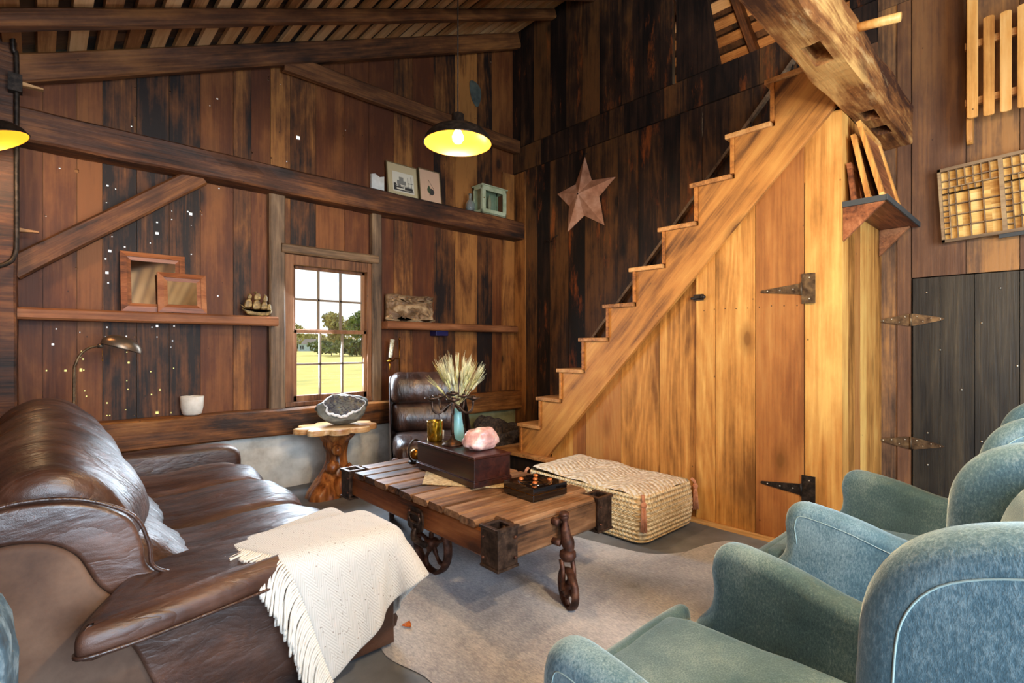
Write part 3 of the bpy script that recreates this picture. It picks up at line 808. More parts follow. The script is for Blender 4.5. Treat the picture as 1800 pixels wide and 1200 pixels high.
for k in range(7):
    y = 3.15 - k * .3; z = 1.1 + (3.33 - y) * 1.083; m = MB(); m.tube([(4.10, y, z - .05), (4.06, y, z - .055), (4.05, y, z - .012)], .006, 6); m.build('rail_bracket', 'blackiron', hr)

# ---- closet under the stairs
mb = MB()
zst = lambda y: .225 + 1.0533 * (2.99 - y) + .06
seams = [2.97, 2.735, 2.60, 2.43, 2.261, 1.939, 1.66]
for b, a in zip(seams[:-1], seams[1:]): mb.prism([(a + .0015, 0), (b - .0015, 0), (b - .0015, max(.05, zst(b))), (a + .0015, zst(a))], 3.208 + rnd.uniform(0, .004), 3.235, 'YZ')
mb.box(3.205, 3.235, .82, 1.003, 0, 2.455, prm(.7)); mb.prism([(1.003, 2.1), (1.66, 1.55), (1.66, zst(1.66)), (1.003, zst(1.003))], 3.208, 3.235, 'YZ')
struct(mb.build('wall_closet', 'closet'))
mb = MB()
xs = [3.235, 3.33, 3.46, 3.58, 3.72, 3.9, 4.095]
for a, b in zip(xs[:-1], xs[1:]): mb.box(a + .001, b - .001, .821, .845, 0, 2.45)
struct(mb.build('wall_closet_side', 'closet'))
dm = MB()
ds = [1.655, 1.522, 1.273, 1.006]
for b, a in zip(ds[:-1], ds[1:]):
    dm.prism([(a + .0018, .03), (b - .0018, .03), (b - .0018, zst(b) - .07), (a + .0018, zst(a) - .07 if a < 1.2 else zst(a) - .07)], 3.192, 3.2075, 'YZ')
d2 = struct(dm.build('door_2', 'closet'))
for zc, dz in ((1.490, 0), (.345, 0)):
    h = MB(); h.prism([(1.02, zc - .032), (1.02, zc + .032), (1.235, zc + .008), (1.243, zc), (1.235, zc - .008)], 3.186, 3.191, 'YZ'); h.box(3.184, 3.191, .945, 1.015, zc - .085, zc + .085)
    h.tube([(3.183, 1.017, zc - .035), (3.183, 1.017, zc + .035)], .006); ho = h.build('hinge', 'blackiron' if zc < 1 else 'hinge', d2)
    n_ = MB()
    for y, z in ((.975, .06), (.975, -.06), (1.06, 0), (1.13, 0), (1.2, 0)): n_.blob((3.183, y, zc + z), (.003, .005, .005), 1, 0)
    n_.build('screw', 'steel', ho)
m = MB(); m.box(3.184, 3.192, 1.60, 1.67, 1.465, 1.505); m.tube([(3.18, 1.585, 1.485), (3.18, 1.685, 1.48)], .008); m.blob((3.175, 1.60, 1.485), (.012, .016, .014), 2, .1); m.build('latch', 'blackiron', d2)
m = MB()
for k in range(9): m.blob((3.192, 1.04 + k * .07, 1.40 + rnd.uniform(-.004, .004)), (.002, .004, .004), 1, 0)
m.build('nail_head', 'blackiron', d2)
mb = MB(); mb.box(3.175, 3.205, .9, 2.95, 0, .028, prm(.7)); struct(mb.build('baseboard_right', 'pineX'))

# ================================================================== OUTSIDE
def tree(loc, hgt, rad, mat, label, n=1500, trunk=.3, ls=.5, seed=0):
    rr = random.Random(seed)
    t = thing('tree', label, 'tree', loc, 0, 'trees across the field')
    m = MB(); cl = [(rr.uniform(-.55, .55), rr.uniform(-.4, .4), rr.uniform(-.45, .6), rr.uniform(.35, .55)) for _ in range(9)]
    for _ in range(n):
        cx, cy, cz, cr_ = rr.choice(cl)
        d = Vector((rr.gauss(0, 1), rr.gauss(0, 1), rr.gauss(0, 1))).normalized() * rr.uniform(.6, 1) * cr_
        p = Vector(((cx + d.x) * rad, (cy + d.y) * rad, hgt * (trunk + (1 - trunk) * .5) + (cz + d.z) * hgt * (1 - trunk) * .5))
        u = Vector((rr.gauss(0, 1), rr.gauss(0, 1), rr.gauss(0, 1))).normalized(); v = u.orthogonal().normalized(); w = u.cross(v)
        s = ls * rr.uniform(.6, 1.3)
        m.add([p - v * s, p + w * s * .6, p + v * s, p - w * s * .6], [(0, 1, 2, 3)])
    m.build('foliage', mat, t, local=True, fix=False)
    b = MB(); b.tube([(0, 0, -1), (0.1, 0, hgt * .3), (0, .1, hgt * .62)], [hgt * .03, hgt * .022, hgt * .01]); b.build('trunk', 'bark', t, local=True)
def at(px, d): # distant bearing through the window, metric distance
    a = (px - 900) / 897.
    fx, fy = .6790, .7341
    return (d * (fx + fy * a), d * (fy - fx * a), -1.3)
tree(at(598, 150), 13, 5.6, 'leaf_olive', 'rounded yellow-olive tree across the field, in the middle panes of the window', 2600, .2, .45, 1)
tree(at(636, 130), 12.5, 5.5, 'leaf_green', 'dark green tree across the field at the right side of the window', 2600, .15, .5, 2)
tree(at(520, 170), 10.5, 3.6, 'leaf_olive', 'small tree top at the left edge of the upper window panes', 1200, .3, .4, 3)
tree(at(582, 140), 4.2, 7, 'leaf_green', 'low dark bush below the olive tree', 1500, .0, .45, 4)
tree(at(620, 135), 4.4, 7, 'leaf_green', 'low dark bush between olive tree and right window edge', 1500, .0, .45, 5)
tree(at(650, 140), 5, 6, 'leaf_green', 'low dark bush at the right edge of the lower panes', 1200, .0, .45, 6)
for i, x in enumerate((430, 480, 522, 560, 600, 700, 780)):
    tree(at(x, 320), 9 + i % 3, 22, 'leaf_green' if i % 2 else 'leaf_olive', 'far tree row on the horizon, clump number %s from the left' % ['one', 'two', 'three', 'four', 'five', 'six', 'seven'][i], 1200, 0, 1.2, 20 + i)
hp = at(541, 300)
hs = thing('farmhouse', 'small pale blue house with grey roof far across the field', 'house', hp, R(-25))
m = MB(); m.box(-5, 5, -3.5, 3.5, -1, 4.4); m.prism([(-3.5, 4.4), (3.5, 4.4), (0, 6.6)], -5, 5, 'YZ'); m.build('wall', 'siding', hs, local=True)
m = MB(); m.prism([(-4, 4.2), (0, 6.9), (4, 4.2), (4, 4.4), (0, 7.2), (-4, 4.4)], -5.3, 5.3, 'YZ'); m.build('roof', 'roofing', hs, local=True)
m = MB(); m.box(-2.5, -1.7, -.4, .4, 6, 8.2); m.build('chimney', 'roofing', hs, local=True)
for x in (-3.6, -2.4, 1.6, 3): m = MB(); m.box(x - .4, x + .4, -3.56, -3.4, 1.2, 3.4); m.build('window', 'darkwin', hs, local=True)

# ================================================================== LAMPS
def pendant(loc, name, label, z_top, power, tilt=None):
    t = thing(name, label, 'lamp', loc)
    T = tilt or Matrix()
    m = MB()
    m.lathe([(.018, .165), (.034, .16), (.036, .11), (.042, .105), (.06, .095), (.10, .085), (.15, .062), (.178, .03), (.186, .004), (.19, 0), (.186, -.003)], n=48, mat=T, cap=False)
    s = m.build('lamp_shade', 'blackiron', t, local=True)
    m = MB(); m.lathe([(.184, -.002), (.182, .004), (.172, .028), (.146, .056), (.10, .078), (.03, .088), (.001, .089)], n=48, mat=T, cap=False); m.build('shade_lining', 'enamel_in', t, local=True)
    m = MB(); m.lathe([(.001, .175), (.016, .17), (.022, .15), (.022, .10), (.019, .075), (.001, .075)], n=20, mat=T); m.build('socket', 'blackiron', t, local=True)
    m = MB(); m.lathe([(.001, .0), (.018, .004), (.03, .022), (.031, .04), (.02, .065), (.013, .08)], n=20, mat=T); m.build('bulb', 'bulb', t, local=True)
    if z_top:
        m = MB(); m.tube([(0, 0, .17), (0, 0, z_top - loc[2])], .004, 6); m.build('cord', 'blackiron', t, local=True)
    p = T @ Vector((0, 0, -.03)); light(name + '_light', 'POINT', Vector(loc) + p, power, WARM, .035)
    return t
pendant((1.70, 2.28, 2.285), 'pendant_lamp', 'black pendant lamp with glowing golden inside, hanging above the cart table', zroof(1.7), 34)
pendant((1.15, .18, 2.12), 'pendant_lamp', 'pendant lamp hanging above the armchairs, outside the picture', zroof(1.15), 75)
t = thing('roof_fill_bulb', 'bare bulb on a cord, added behind the photographer to light the roof, outside the picture', 'lamp', (.9, -.7, 2.3))
m = MB(); m.blob((.9, -.7, 2.3), (.035, .035, .045), 3, 0); m.build('bulb', 'bulb', t); m = MB(); m.tube([(.9, -.7, 2.345), (.9, -.7, zroof(.9))], .005, 6); m.build('cord', 'blackiron', t)
light('roof_fill_light', 'POINT', (.9, -.7, 2.24), 70, WARM, .04)  # unseen bulb added to brighten the rafters and laths
TL = Matrix.Rotation(R(24), 4, 'Y')
wl = pendant((-.21, 3.70, 2.19), 'wall_lamp', 'glowing gooseneck lamp at the left edge of the photo, fixed to the post', None, 10, Matrix.Rotation(R(-24), 4, 'Y'))
m = MB(); m.tube(cat2([(-.27, 3.70, 2.36), (-.29, 3.72, 2.44), (-.33, 3.8, 2.42), (-.345, 3.86, 2.36)], 6, False), .009); m.build('arm', 'blackiron', wl)
light('loft_bulb', 'POINT', (5.6, 2.0, 3.7), 45, WARM, .05)
lb = thing('loft_lamp', 'bare bulb in the loft bay, hidden behind the stair wall', 'lamp', (5.6, 2.0, 3.77))
m = MB(); m.blob((5.6, 2.0, 3.79), (.03, .03, .04), 2, 0); m.build('bulb', 'bulb', lb); m = MB(); m.tube([(5.6, 2, 3.83), (5.6, 2, 4.9)], .005); m.build('cord', 'blackiron', lb)

# conduit on the corner post
m = MB()
m.tube(cat2([(-.12, 4.07, 3.0), (-.112, 4.09, 2.86), (-.10, 4.095, 2.80), (-.10, 4.095, 2.2), (-.10, 4.095, 1.80), (-.105, 4.095, 1.70), (-.13, 4.08, 1.64), (-.20, 4.05, 1.60), (-.30, 4.05, 1.59)], 5, False), .013, 8)
m.box(-.135, -.075, 4.06, 4.12, 2.62, 2.72)
tag(m.build('conduit', 'blackiron'), 'black conduit pipe bending down the corner post', 'pipe')
for z, x0, lab in ((2.715, -.085, 'cedar shim wedged high beside the conduit, level with the tie beam top'), (1.85, -.105, 'cedar shim wedged beside the conduit just above the brace foot')):
    m = MB(); m.prism([(x0, z + .012), (x0, z - .012), (x0 + .10, z - .006), (x0 + .10, z + .002)], 4.18, 4.215, 'XZ'); tag(m.build('wood_shim', 'shim'), lab, 'shim')

# ================================================================== ON THE WINDOW WALL
def leaning(x, y, z, lean=8, rz=0): return Matrix.Translation((x, y, z)) @ Matrix.Rotation(R(rz), 4, 'Z') @ Matrix.Rotation(R(-lean), 4, 'X')
def frame_rect(m, w, h, fw, d, T, z0=0):
    for a in ((-w / 2, w / 2, 0, d, 0, fw), (-w / 2, w / 2, 0, d, h - fw, h), (-w / 2, -w / 2 + fw, 0, d, fw, h - fw), (w / 2 - fw, w / 2, 0, d, fw, h - fw)): m.box(*a, None, T)
# mirrors (front face is -Y)
def mirror(x, y, z, w, h, fw, lab, lean, rz=0):
    T = leaning(x, y, z, lean, rz)
    t = thing('framed_mirror', lab, 'mirror', (x, y, z))
    m = MB(); d = .028
    for s, p in ((0, 0), (1, 1)):
        pass
    # mitred moulding: outer low, inner raised
    o = [(-w / 2, 0), (w / 2, 0), (w / 2, h), (-w / 2, h)]; i_ = [(-w / 2 + fw, fw), (w / 2 - fw, fw), (w / 2 - fw, h - fw), (-w / 2 + fw, h - fw)]
    mid = [((a[0] * .45 + b[0] * .55), (a[1] * .45 + b[1] * .55)) for a, b in zip(o, i_)]
    for k in range(4):
        q = (k + 1) % 4; tn = prm()
        vs = [(o[k][0], 0, o[k][1]), (o[q][0], 0, o[q][1]), (mid[q][0], -.008, mid[q][1]), (mid[k][0], -.008, mid[k][1]), (mid[k][0], .002, mid[k][1]), (mid[q][0], .002, mid[q][1]), (i_[q][0], .010, i_[q][1]), (i_[k][0], .010, i_[k][1]), (o[k][0], d, o[k][1]), (o[q][0], d, o[q][1])]
        m.add([T @ Vector(v) for v in vs], [(0, 1, 2, 3), (3, 2, 5, 4), (4, 5, 6, 7), (0, 8, 9, 1)], tn)
    m.build('frame', 'mirrorw', t)
    m = MB(); m.box(-w / 2 + fw - .003, w / 2 - fw + .003, .008, .012, fw - .003, h - fw + .003, None, T); m.build('mirror_glass', 'mirror', t)
mirror(.585, 4.275, 1.400, .375, .42, .062, 'larger wooden framed mirror leaning on the left shelf, partly covered', 10)
mirror(.745, 4.235, 1.400, .295, .285, .062, 'smaller wooden framed mirror leaning in front of the larger one', 9)
# tall ship
t = thing('ship_ornament', 'small gilded sailing ship relief standing on the left shelf', 'ornament', (1.235, 4.26, 1.40))
m = MB(); m.padded(cat2([(1.13, 1.455), (1.16, 1.425), (1.19, 1.405), (1.31, 1.403), (1.345, 1.43), (1.345, 1.455), (1.30, 1.44), (1.22, 1.44), (1.17, 1.455)], 3), .03, .01, 'XZ', (0, 4.27, 0)); m.build('hull', 'ship', t)
for (x, z, w, h, ln) in ((1.175, 1.465, .05, .06, .01), (1.185, 1.53, .03, .035, 0), (1.235, 1.455, .055, .065, .01), (1.24, 1.525, .045, .05, 0), (1.225, 1.575, .02, .012, 0), (1.29, 1.455, .045, .055, .01), (1.298, 1.515, .03, .045, 0), (1.325, 1.45, .03, .045, 0)):
    m = MB(); m.padded(cat2([(x - w / 2, z), (x + w / 2, z + .004), (x + w * .38, z + h), (x - w * .30, z + h * .92)], 3), .022, .008, 'XZ', (0, 4.262, 0)); m.build('sail', 'ship', t)
m = MB()
for x, zt in ((1.185, 1.575), (1.235, 1.592), (1.298, 1.575)): m.tube([(x, 4.27, 1.43), (x, 4.27, zt)], .003, 5)
m.tube([(1.17, 4.27, 1.45), (1.12, 4.27, 1.485)], .003, 5); m.build('mast', 'ship', t)
# carved relief
t = thing('carved_relief', 'carved wooden panel in relief with animals, standing on the right shelf', 'carving', (2.64, 4.30, 1.40))
def relf(u, v):
    x = 2.39 + .51 * u; z = 1.402 + .255 * v + .01 * math.sin(u * 9)
    e = min(u, 1 - u, v, 1 - v)
    d = .018 * noise.noise(Vector((x * 9, z * 14, 3))) + .008 * noise.noise(Vector((x * 30, z * 34, 9)))
    d += .022 * (v > .72) * abs(math.sin(u * 15 + 3 * math.sin(v * 9)))
    body = math.exp(-((u - .58) / .27) ** 2 - ((v - .47) / .17) ** 2) * .045 + math.exp(-((u - .2) / .14) ** 2 - ((v - .22) / .18) ** 2) * .04
    if 0 < (math.sin(u * 14 + 1) * .5 + .5) * .3 - abs(v - .15): d += .015
    k = 0 if e < .001 else 1
    return (x, 4.33 - k * (.022 + d + body), z)
for o_, w_ in (([(2.44, 1.52), (2.50, 1.56), (2.60, 1.565), (2.72, 1.57), (2.82, 1.55), (2.86, 1.50), (2.84, 1.455), (2.80, 1.47), (2.72, 1.49), (2.62, 1.475), (2.54, 1.50), (2.47, 1.48)], .05), ([(2.40, 1.47), (2.43, 1.50), (2.48, 1.46), (2.52, 1.425), (2.60, 1.43), (2.70, 1.44), (2.80, 1.425), (2.88, 1.44), (2.88, 1.41), (2.40, 1.408)], .04), ([(2.42, 1.60), (2.50, 1.625), (2.58, 1.61), (2.66, 1.63), (2.76, 1.615), (2.86, 1.625), (2.87, 1.60), (2.74, 1.59), (2.60, 1.592), (2.50, 1.60)], .03)):
    m = MB(); m.padded(cat2(o_, 5), w_, .018, 'XZ', (0, 4.30, 0)); m.build('carved_figure', 'relief_hi', t)
m = MB(); m.grid(relf, 70, 40); m.box(2.39, 2.90, 4.33, 4.345, 1.40, 1.657); m.build('panel', 'relief', t)
# wall sconce
t = thing('wall_sconce', 'old brass candle bracket with cut glass tube, on the boards right of the window', 'sconce', (2.56, 4.38, 1.2))
m = MB(); m.tube([(2.56, 4.375, .90), (2.56, 4.375, 1.24)], .004, 6); m.tube(cat2([(2.56, 4.37, 1.05), (2.52, 4.34, 1.05), (2.47, 4.30, 1.055), (2.44, 4.27, 1.035), (2.39, 4.25, 1.03)], 4, False), .004, 6); m.blob((2.56, 4.37, 1.235), (.008, .008, .018), 2, .1); m.build('bracket', 'brass', t)
m = MB(); m.lathe([(.001, -.012), (.03, -.008), (.032, .004), (.012, .01), (.008, .03), (.001, .03)], (2.385, 4.25, 1.03)); m.lathe([(.001, -.09), (.006, -.08), (.008, -.04), (.004, -.01)], (2.385, 4.25, 1.03), 12); m.build('drip_cup', 'brass', t)
m = MB(); m.lathe([(.012, .03), (.018, .06), (.016, .10), (.020, .20), (.021, .20), (.018, .10), (.02, .06), (.014, .03)], (2.385, 4.25, 1.03), 14, cap=False, mat=Matrix.Rotation(R(8), 4, 'Y')); m.build('glass_tube', M['cut_glass'], t)
m = MB(); m.box(2.92, 3.07, 4.28, 4.39, 1.272, 1.323); tag(m.build('blue_box', 'bluebox', bevel=.004), 'small dark blue box fixed beneath the right shelf', 'box')
# things on the tie beam
m = MB(); m.add([(2.255, 4.38, 2.60), (2.385, 4.38, 2.60), (2.385, 4.38, 2.77), (2.34, 4.38, 2.755), (2.29, 4.38, 2.78), (2.255, 4.38, 2.77), (2.255, 4.355, 2.60), (2.385, 4.355, 2.60), (2.385, 4.355, 2.765), (2.34, 4.355, 2.75), (2.29, 4.355, 2.775), (2.255, 4.355, 2.765)], [(6, 7, 8, 9, 10, 11), (0, 5, 4, 3, 2, 1), (0, 1, 7, 6), (1, 2, 8, 7), (2, 3, 9, 8), (3, 4, 10, 9), (4, 5, 11, 10), (5, 0, 6, 11)])
tag(m.build('white_block', 'stone'), 'flaking white block on the dark beam left of the pictures', 'block')
def picture(x, y, z, w, h, lab, mat, border, art):
    T = leaning(x, y, z, 7)
    t = thing('framed_picture', lab, 'picture', (x, y, z))
    m = MB(); frame_rect(m, w, h, .008, .016, T); m.build('frame', 'thinframe', t)
    m = MB(); m.box(-w / 2 + .006, w / 2 - .006, .005, .012, .006, h - .006, None, T); m.build('mat', mat, t)
    bx0, bx1, bz0, bz1 = -w / 2 + border[0], w / 2 - border[1], border[2], h - border[3]
    m = MB(); m.box(bx0, bx1, .003, .005, bz0, bz1, None, T); pr = m.build('print', 'paper' if art == 'ship' else 'mat_pink', t)
    m = MB()
    if art == 'ship':
        def b(u0, u1, v0, v1, mb): mb.box(bx0 + (bx1 - bx0) * u0, bx0 + (bx1 - bx0) * u1, .0015, .003, bz0 + (bz1 - bz0) * v0, bz0 + (bz1 - bz0) * v1, None, T)
        b(.04, .96, .06, .12, m); b(.04, .16, .12, .42, m); b(.16, .5, .2, .27, m); b(.55, .93, .14, .28, m); b(.70, .72, .28, .8, m); b(.86, .88, .2, .88, m); b(.25, .36, .28, .36, m)
        m.build('drawing', 'ink', pr); m = MB(); b(.2, .62, .38, .58, m); b(.3, .5, .58, .76, m); b(.72, .95, .5, .53, m); b(.1, .9, .3, .33, m); m.build('drawing', 'ink2', pr)
    else:
        cx, cz = bx0 + (bx1 - bx0) * .58, bz0 + (bz1 - bz0) * .35
        m.prism([(cx + .032 * math.cos(a / 20 * 2 * PI), cz + .034 * math.sin(a / 20 * 2 * PI)) for a in range(20)], .0015, .003, 'XZ', None, T)
        m.tube([T @ Vector(p) for p in ((cx - .03, .002, cz + .12), (cx + .005, .002, cz + .07), (cx + .03, .002, cz + .03))], .0016, 5)
        m.tube([T @ Vector(p) for p in ((cx - .03, .002, cz + .12), (cx - .035, .002, cz + .07), (cx - .02, .002, cz - .05))], .0016, 5)
        m.build('drawing', 'ink', pr)
        m = MB(); m.prism(cat2([(cx - .05, cz + .01), (cx - .03, cz + .06), (cx - .012, cz + .03), (cx - .02, cz - .02)], 4), .0012, .0028, 'XZ', None, T); m.build('drawing', 'leafink', pr)
picture(2.565, 4.30, 2.589, .335, .335, 'framed black and white harbour print with wide olive mat, on the dark beam', 'mat_card', (.058, .045, .055, .085), 'ship')
picture(2.88, 4.30, 2.589, .255, .355, 'framed print of a round dark fruit with rose mat, on the dark beam', 'mat_pink', (.06, .06, .055, .09), 'fruit')
m = MB(); m.lathe([(.001, 0), (.042, .004), (.048, .02), (.05, .075), (.035, .10), (.016, .115), (.016, .165), (.02, .17), (.02, .18), (.014, .18), (.014, .11), (.03, .095), (.044, .07), (.042, .02), (.001, .01)], (3.33, 4.25, 2.592), 24)
tag(m.build('glass_bottle', plain('clear_bottle', '#dfe6e2', .03, 0, Transmission_Weight=.9, IOR=1.3)), 'small clear glass bottle left of the pale green cabinet on the beam', 'bottle')
t = thing('display_cabinet', 'pale green glazed cabinet holding a candle, at the right end of the dark beam', 'cabinet', (3.63, 4.25, 2.592))
x0, x1, y0, y1, z0, z1 = 3.455, 3.80, 4.20, 4.37, 2.592, 2.90
m = MB(); m.box(x0, x1, y0, y1, z0, z0 + .012); m.box(x0 - .012, x1 + .012, y0 - .012, y1, z1 - .012, z1); m.box(x0, x1, y1 - .01, y1, z0, z1)
for x in (x0, x1 - .012): m.box(x, x + .012, y0 + .012, y0 + .03, z0, z1); m.box(x, x + .012, y1 - .03, y1, z0, z1); m.box(x, x + .012, y0, y1, z0, z0 + .04); m.box(x, x + .012, y0, y1, z1 - .045, z1)
m.build('case', 'mint', t, bevel=.002)
m = MB(); frame_rect(m, x1 - x0, z1 - z0 - .014, .048, .012, Matrix.Translation(((x0 + x1) / 2, y0, z0 + .002))); dd = m.build('door', 'mint', t, bevel=.002)
m = MB(); m.box(x0 + .045, x1 - .045, y0 + .004, y0 + .007, z0 + .045, z1 - .055); m.build('glass_pane', 'glass', dd); m = MB(); m.blob((x0 + .02, y0 - .008, z0 + .16), (.006, .01, .006), 2, 0); m.build('knob', 'brass', dd)
m = MB(); m.box(x0 + .003, x0 + .006, y0 + .03, y1 - .03, z0 + .04, z1 - .045); m.build('glass_pane', 'glass', t)
m = MB(); m.lathe([(.001, 0), (.016, 0), (.016, .10), (.022, .11), (.018, .15), (.020, .16), (.004, .225), (.001, .23)], (3.63, 4.29, 2.605), 14); tag(m.build('candle', 'stem'), 'cream carved candle standing inside the pale green cabinet', 'candle')
m = MB(); m.padded(cat2([(3.43, 4.04), (3.50, 4.07), (3.585, 4.01), (3.58, 3.88), (3.53, 3.80), (3.455, 3.88)], 4), .006, .002, 'XZ', (0, 4.388, 0)); tag(m.build('metal_patch', 'plate'), 'dull grey metal patch nailed high on the window wall', 'patch')
# pot on the sill timber
t = thing('ceramic_pot', 'white ceramic cup pot standing on the sill timber left of the window', 'pot', (.815, 4.325, .66))
m = MB(); m.lathe([(.001, 0), (.05, .002), (.062, .012), (.072, .06), (.076, .135), (.073, .138), (.068, .132), (.064, .06), (.05, .03), (.001, .028)], (.815, 4.325, .662), 32); m.build('bowl', 'white_ceramic', t)
t = thing('window_hook', 'tiny dark iron hook on the stair wall below the star', 'hook', (4.09, 3.79, 2.32))
m = MB(); m.tube(cat2([(4.085, 3.88, 2.30), (4.06, 3.83, 2.325), (4.07, 3.78, 2.30), (4.055, 3.73, 2.33), (4.08, 3.69, 2.36)], 4, False), .005, 6); m.build('iron', 'blackiron', t)

# star on the stair wall
t = thing('barn_star', 'large copper coloured five pointed metal star hanging on the dark stair wall', 'star', (4.08, 3.33, 2.75))
tips = [(3.316, 3.096), (2.938, 2.80), (3.073, 2.359), (3.546, 2.37), (3.69, 2.80)]
inner = [(3.229, 2.837), (3.135, 2.655), (3.325, 2.50), (3.53, 2.64), (3.44, 2.845)]
m = MB(); ctr = (4.005, 3.345, 2.715)
for k in range(5):
    a, b_, c_ = inner[k - 1], tips[k], inner[k]
    m.add([ctr, (4.078, a[0], a[1]), (4.075, b_[0], b_[1])], [(0, 1, 2)]); m.add([ctr, (4.075, b_[0], b_[1]), (4.078, c_[0], c_[1])], [(0, 1, 2)])
ring = [q for k in range(5) for q in (tips[k], inner[k])]
m.add([(4.082, a, b) for a, b in ring], [list(range(10))])
m.build('star_face', 'copper', t, fix=False)
m = MB(); m.tube([(4.07, 3.316, 3.09), (4.075, 3.31, 3.12), (4.085, 3.29, 3.13)], .003, 5); m.blob((4.0, 3.345, 2.712), (.006, .008, .008), 2, 0); m.build('hanging_wire', 'blackiron', t)

# ================================================================== CORNER SHELF ON THE CLOSET
t = thing('corner_shelf', 'dark edged wooden bracket shelf on the side of the closet', 'shelf', (3.6, .72, 1.9))
m = MB(); m.box(3.215, 4.09, .625, .818, 1.92, 1.945, prm(.3)); m.build('board', 'mirrorw', t)
m = MB(); m.box(3.205, 3.214, .622, .818, 1.918, 1.948); m.box(3.205, 4.09, .616, .624, 1.918, 1.948); m.build('edge_strip', 'greyslate', t)
m = MB(); m.prism([(.818, 1.918), (.63, 1.918), (.818, 1.735)], 3.216, 3.236, 'YZ', prm(.6)); m.build('bracket', 'mirrorw', t)
m = MB(); m.prism([(.818, 1.918), (.66, 1.918), (.818, 1.75)], 4.02, 4.05, 'YZ', prm(.8)); m.build('bracket', 'shelfX', t)
def edge_frame(x0, x1, y, h, lab, mat, tilt, fw=.03, d=.022):
    w = x1 - x0; T = Matrix.Translation(((x0 + x1) / 2, y, 1.948)) @ Matrix.Rotation(R(-tilt), 4, 'X')
    t = thing('empty_frame', lab, 'frame', ((x0 + x1) / 2, y, 1.948))
    m = MB(); frame_rect(m, w, h, fw, d, T); m.build('frame', mat, t); m = MB(); m.box(-w / 2 + fw, w / 2 - fw, d * .5, d * .8, fw, h - fw, None, T); m.build('backing', 'mirrorw', t)
edge_frame(3.28, 3.72, .640, .46, 'light wooden frame at the front of the bracket shelf, leaning outermost', 'pine', 14, .035)
edge_frame(3.26, 3.60, .700, .38, 'second light wooden frame on the bracket shelf, behind the outermost', 'pine', 11, .03)
edge_frame(3.25, 3.45, .766, .22, 'small reddish brown frame on the bracket shelf nearest the closet boards', 'mirrorw', 6, .03)

# ================================================================== END WALL: SLED AND TRAY
t = thing('wooden_sled', 'old wooden sled with slatted top hanging high on the end wall', 'sled', (4.0, .2, 2.4))
for i, (y0, z0, z1) in enumerate(((.357, 2.475, 3.24), (.288, 2.466, 3.03), (.219, 2.465, 3.025), (.150, 2.465, 3.03), (.081, 2.47, 3.03), (.012, 2.475, 3.24))):
    o = []
    for k in range(5): a = PI * k / 4; o.append((y0 - .0235 * math.cos(a), z1 - .008 + .008 * math.sin(a)))
    for k in range(5): a = PI * k / 4; o.append((y0 + .0235 * math.cos(a), z0 + .008 - .008 * math.sin(a)))
    m = MB(); m.prism(o, 3.935, 3.952, 'YZ'); m.build('slat', 'pine', t, bevel=.002)
for z in (2.905, 2.575):
    m = MB(); m.box(3.953, 3.985, -.02, .392, z - .020, z + .020, prm(.2)); m.build('cross_rail', 'pineX', t, bevel=.002)
for y in (.375, -.005):
    m = MB(); m.padded(cat2([(3.985, 2.37), (4.05, 2.40), (4.06, 2.8), (4.05, 3.3), (3.99, 3.42), (3.99, 3.0), (3.985, 2.6)], 4), .028, .004, 'XZ', (0, y, 0)); m.build('runner', 'pine', t)
# type tray
t = thing('type_tray', 'old printer type tray with many small compartments hanging on the end wall', 'tray', (4.07, .15, 1.80))
TY = Matrix.Translation((4.055, .503, 1.79)) @ Matrix.Rotation(R(-3.0), 4, 'X')
def tb(m, u0, u1, v0, v1, d0, d1, tn=None): m.box(d0, d1, -u1, -u0, v0, v1, tn, TY)
TWd, THt = .80, .45
m = MB(); tb(m, 0, TWd, 0, .018, -.03, .012, prm(.3)); tb(m, 0, TWd, THt - .018, THt, -.03, .012, prm(.2)); tb(m, 0, .014, 0, THt, -.03, .012, prm(.9)); tb(m, TWd - .014, TWd, 0, THt, -.03, .012)
tb(m, .268, .288, .018, THt - .018, -.028, .01, prm(.9)); tb(m, .53, .55, .018, THt - .018, -.028, .01, prm(.9)); m.build('outer_frame', 'tray', t)
m = MB()
for a in range(18):
    for b in range(5): tb(m, .01 + a * .0435, .01 + (a + 1) * .0435, .01 + b * .088, .01 + (b + 1) * .088, .006, .012)
m.build('back_panel', 'trayb', t)
m = MB()
def dv(u, v0, v1): tb(m, u - .0025, u + .0025, v0, v1, -.02, .008)
def dh(v, u0, u1): tb(m, u0, u1, v - .0025, v + .0025, -.02, .008)
for off in (0, .274, .538):
    for v in (.375, .33): dh(v, off + .014, off + .268)
    for k in range(1, 7): dv(off + .014 + k * .0363, .33, .432)
    dh(.295, off + .014, off + .195); dh(.295, off + .014, off + .195)
    for k in range(1, 6): dv(off + .014 + k * .0302, .295, .33)
    dv(off + .043, .018, .33); dv(off + .075, .018, .295); dv(off + .135, .018, .295); dv(off + .197, .018, .33)
    for v in (.09, .16, .225): dh(v, off + .043, off + .268)
    for k in range(1, 9): dh(.018 + k * .0345, off + .014, off + .043)
m.build('divider', 'tray', t)
m = MB(); tb(m, .25, .40, -.022, 0, -.02, -.008); m.build('label_holder', 'greyslate', t)

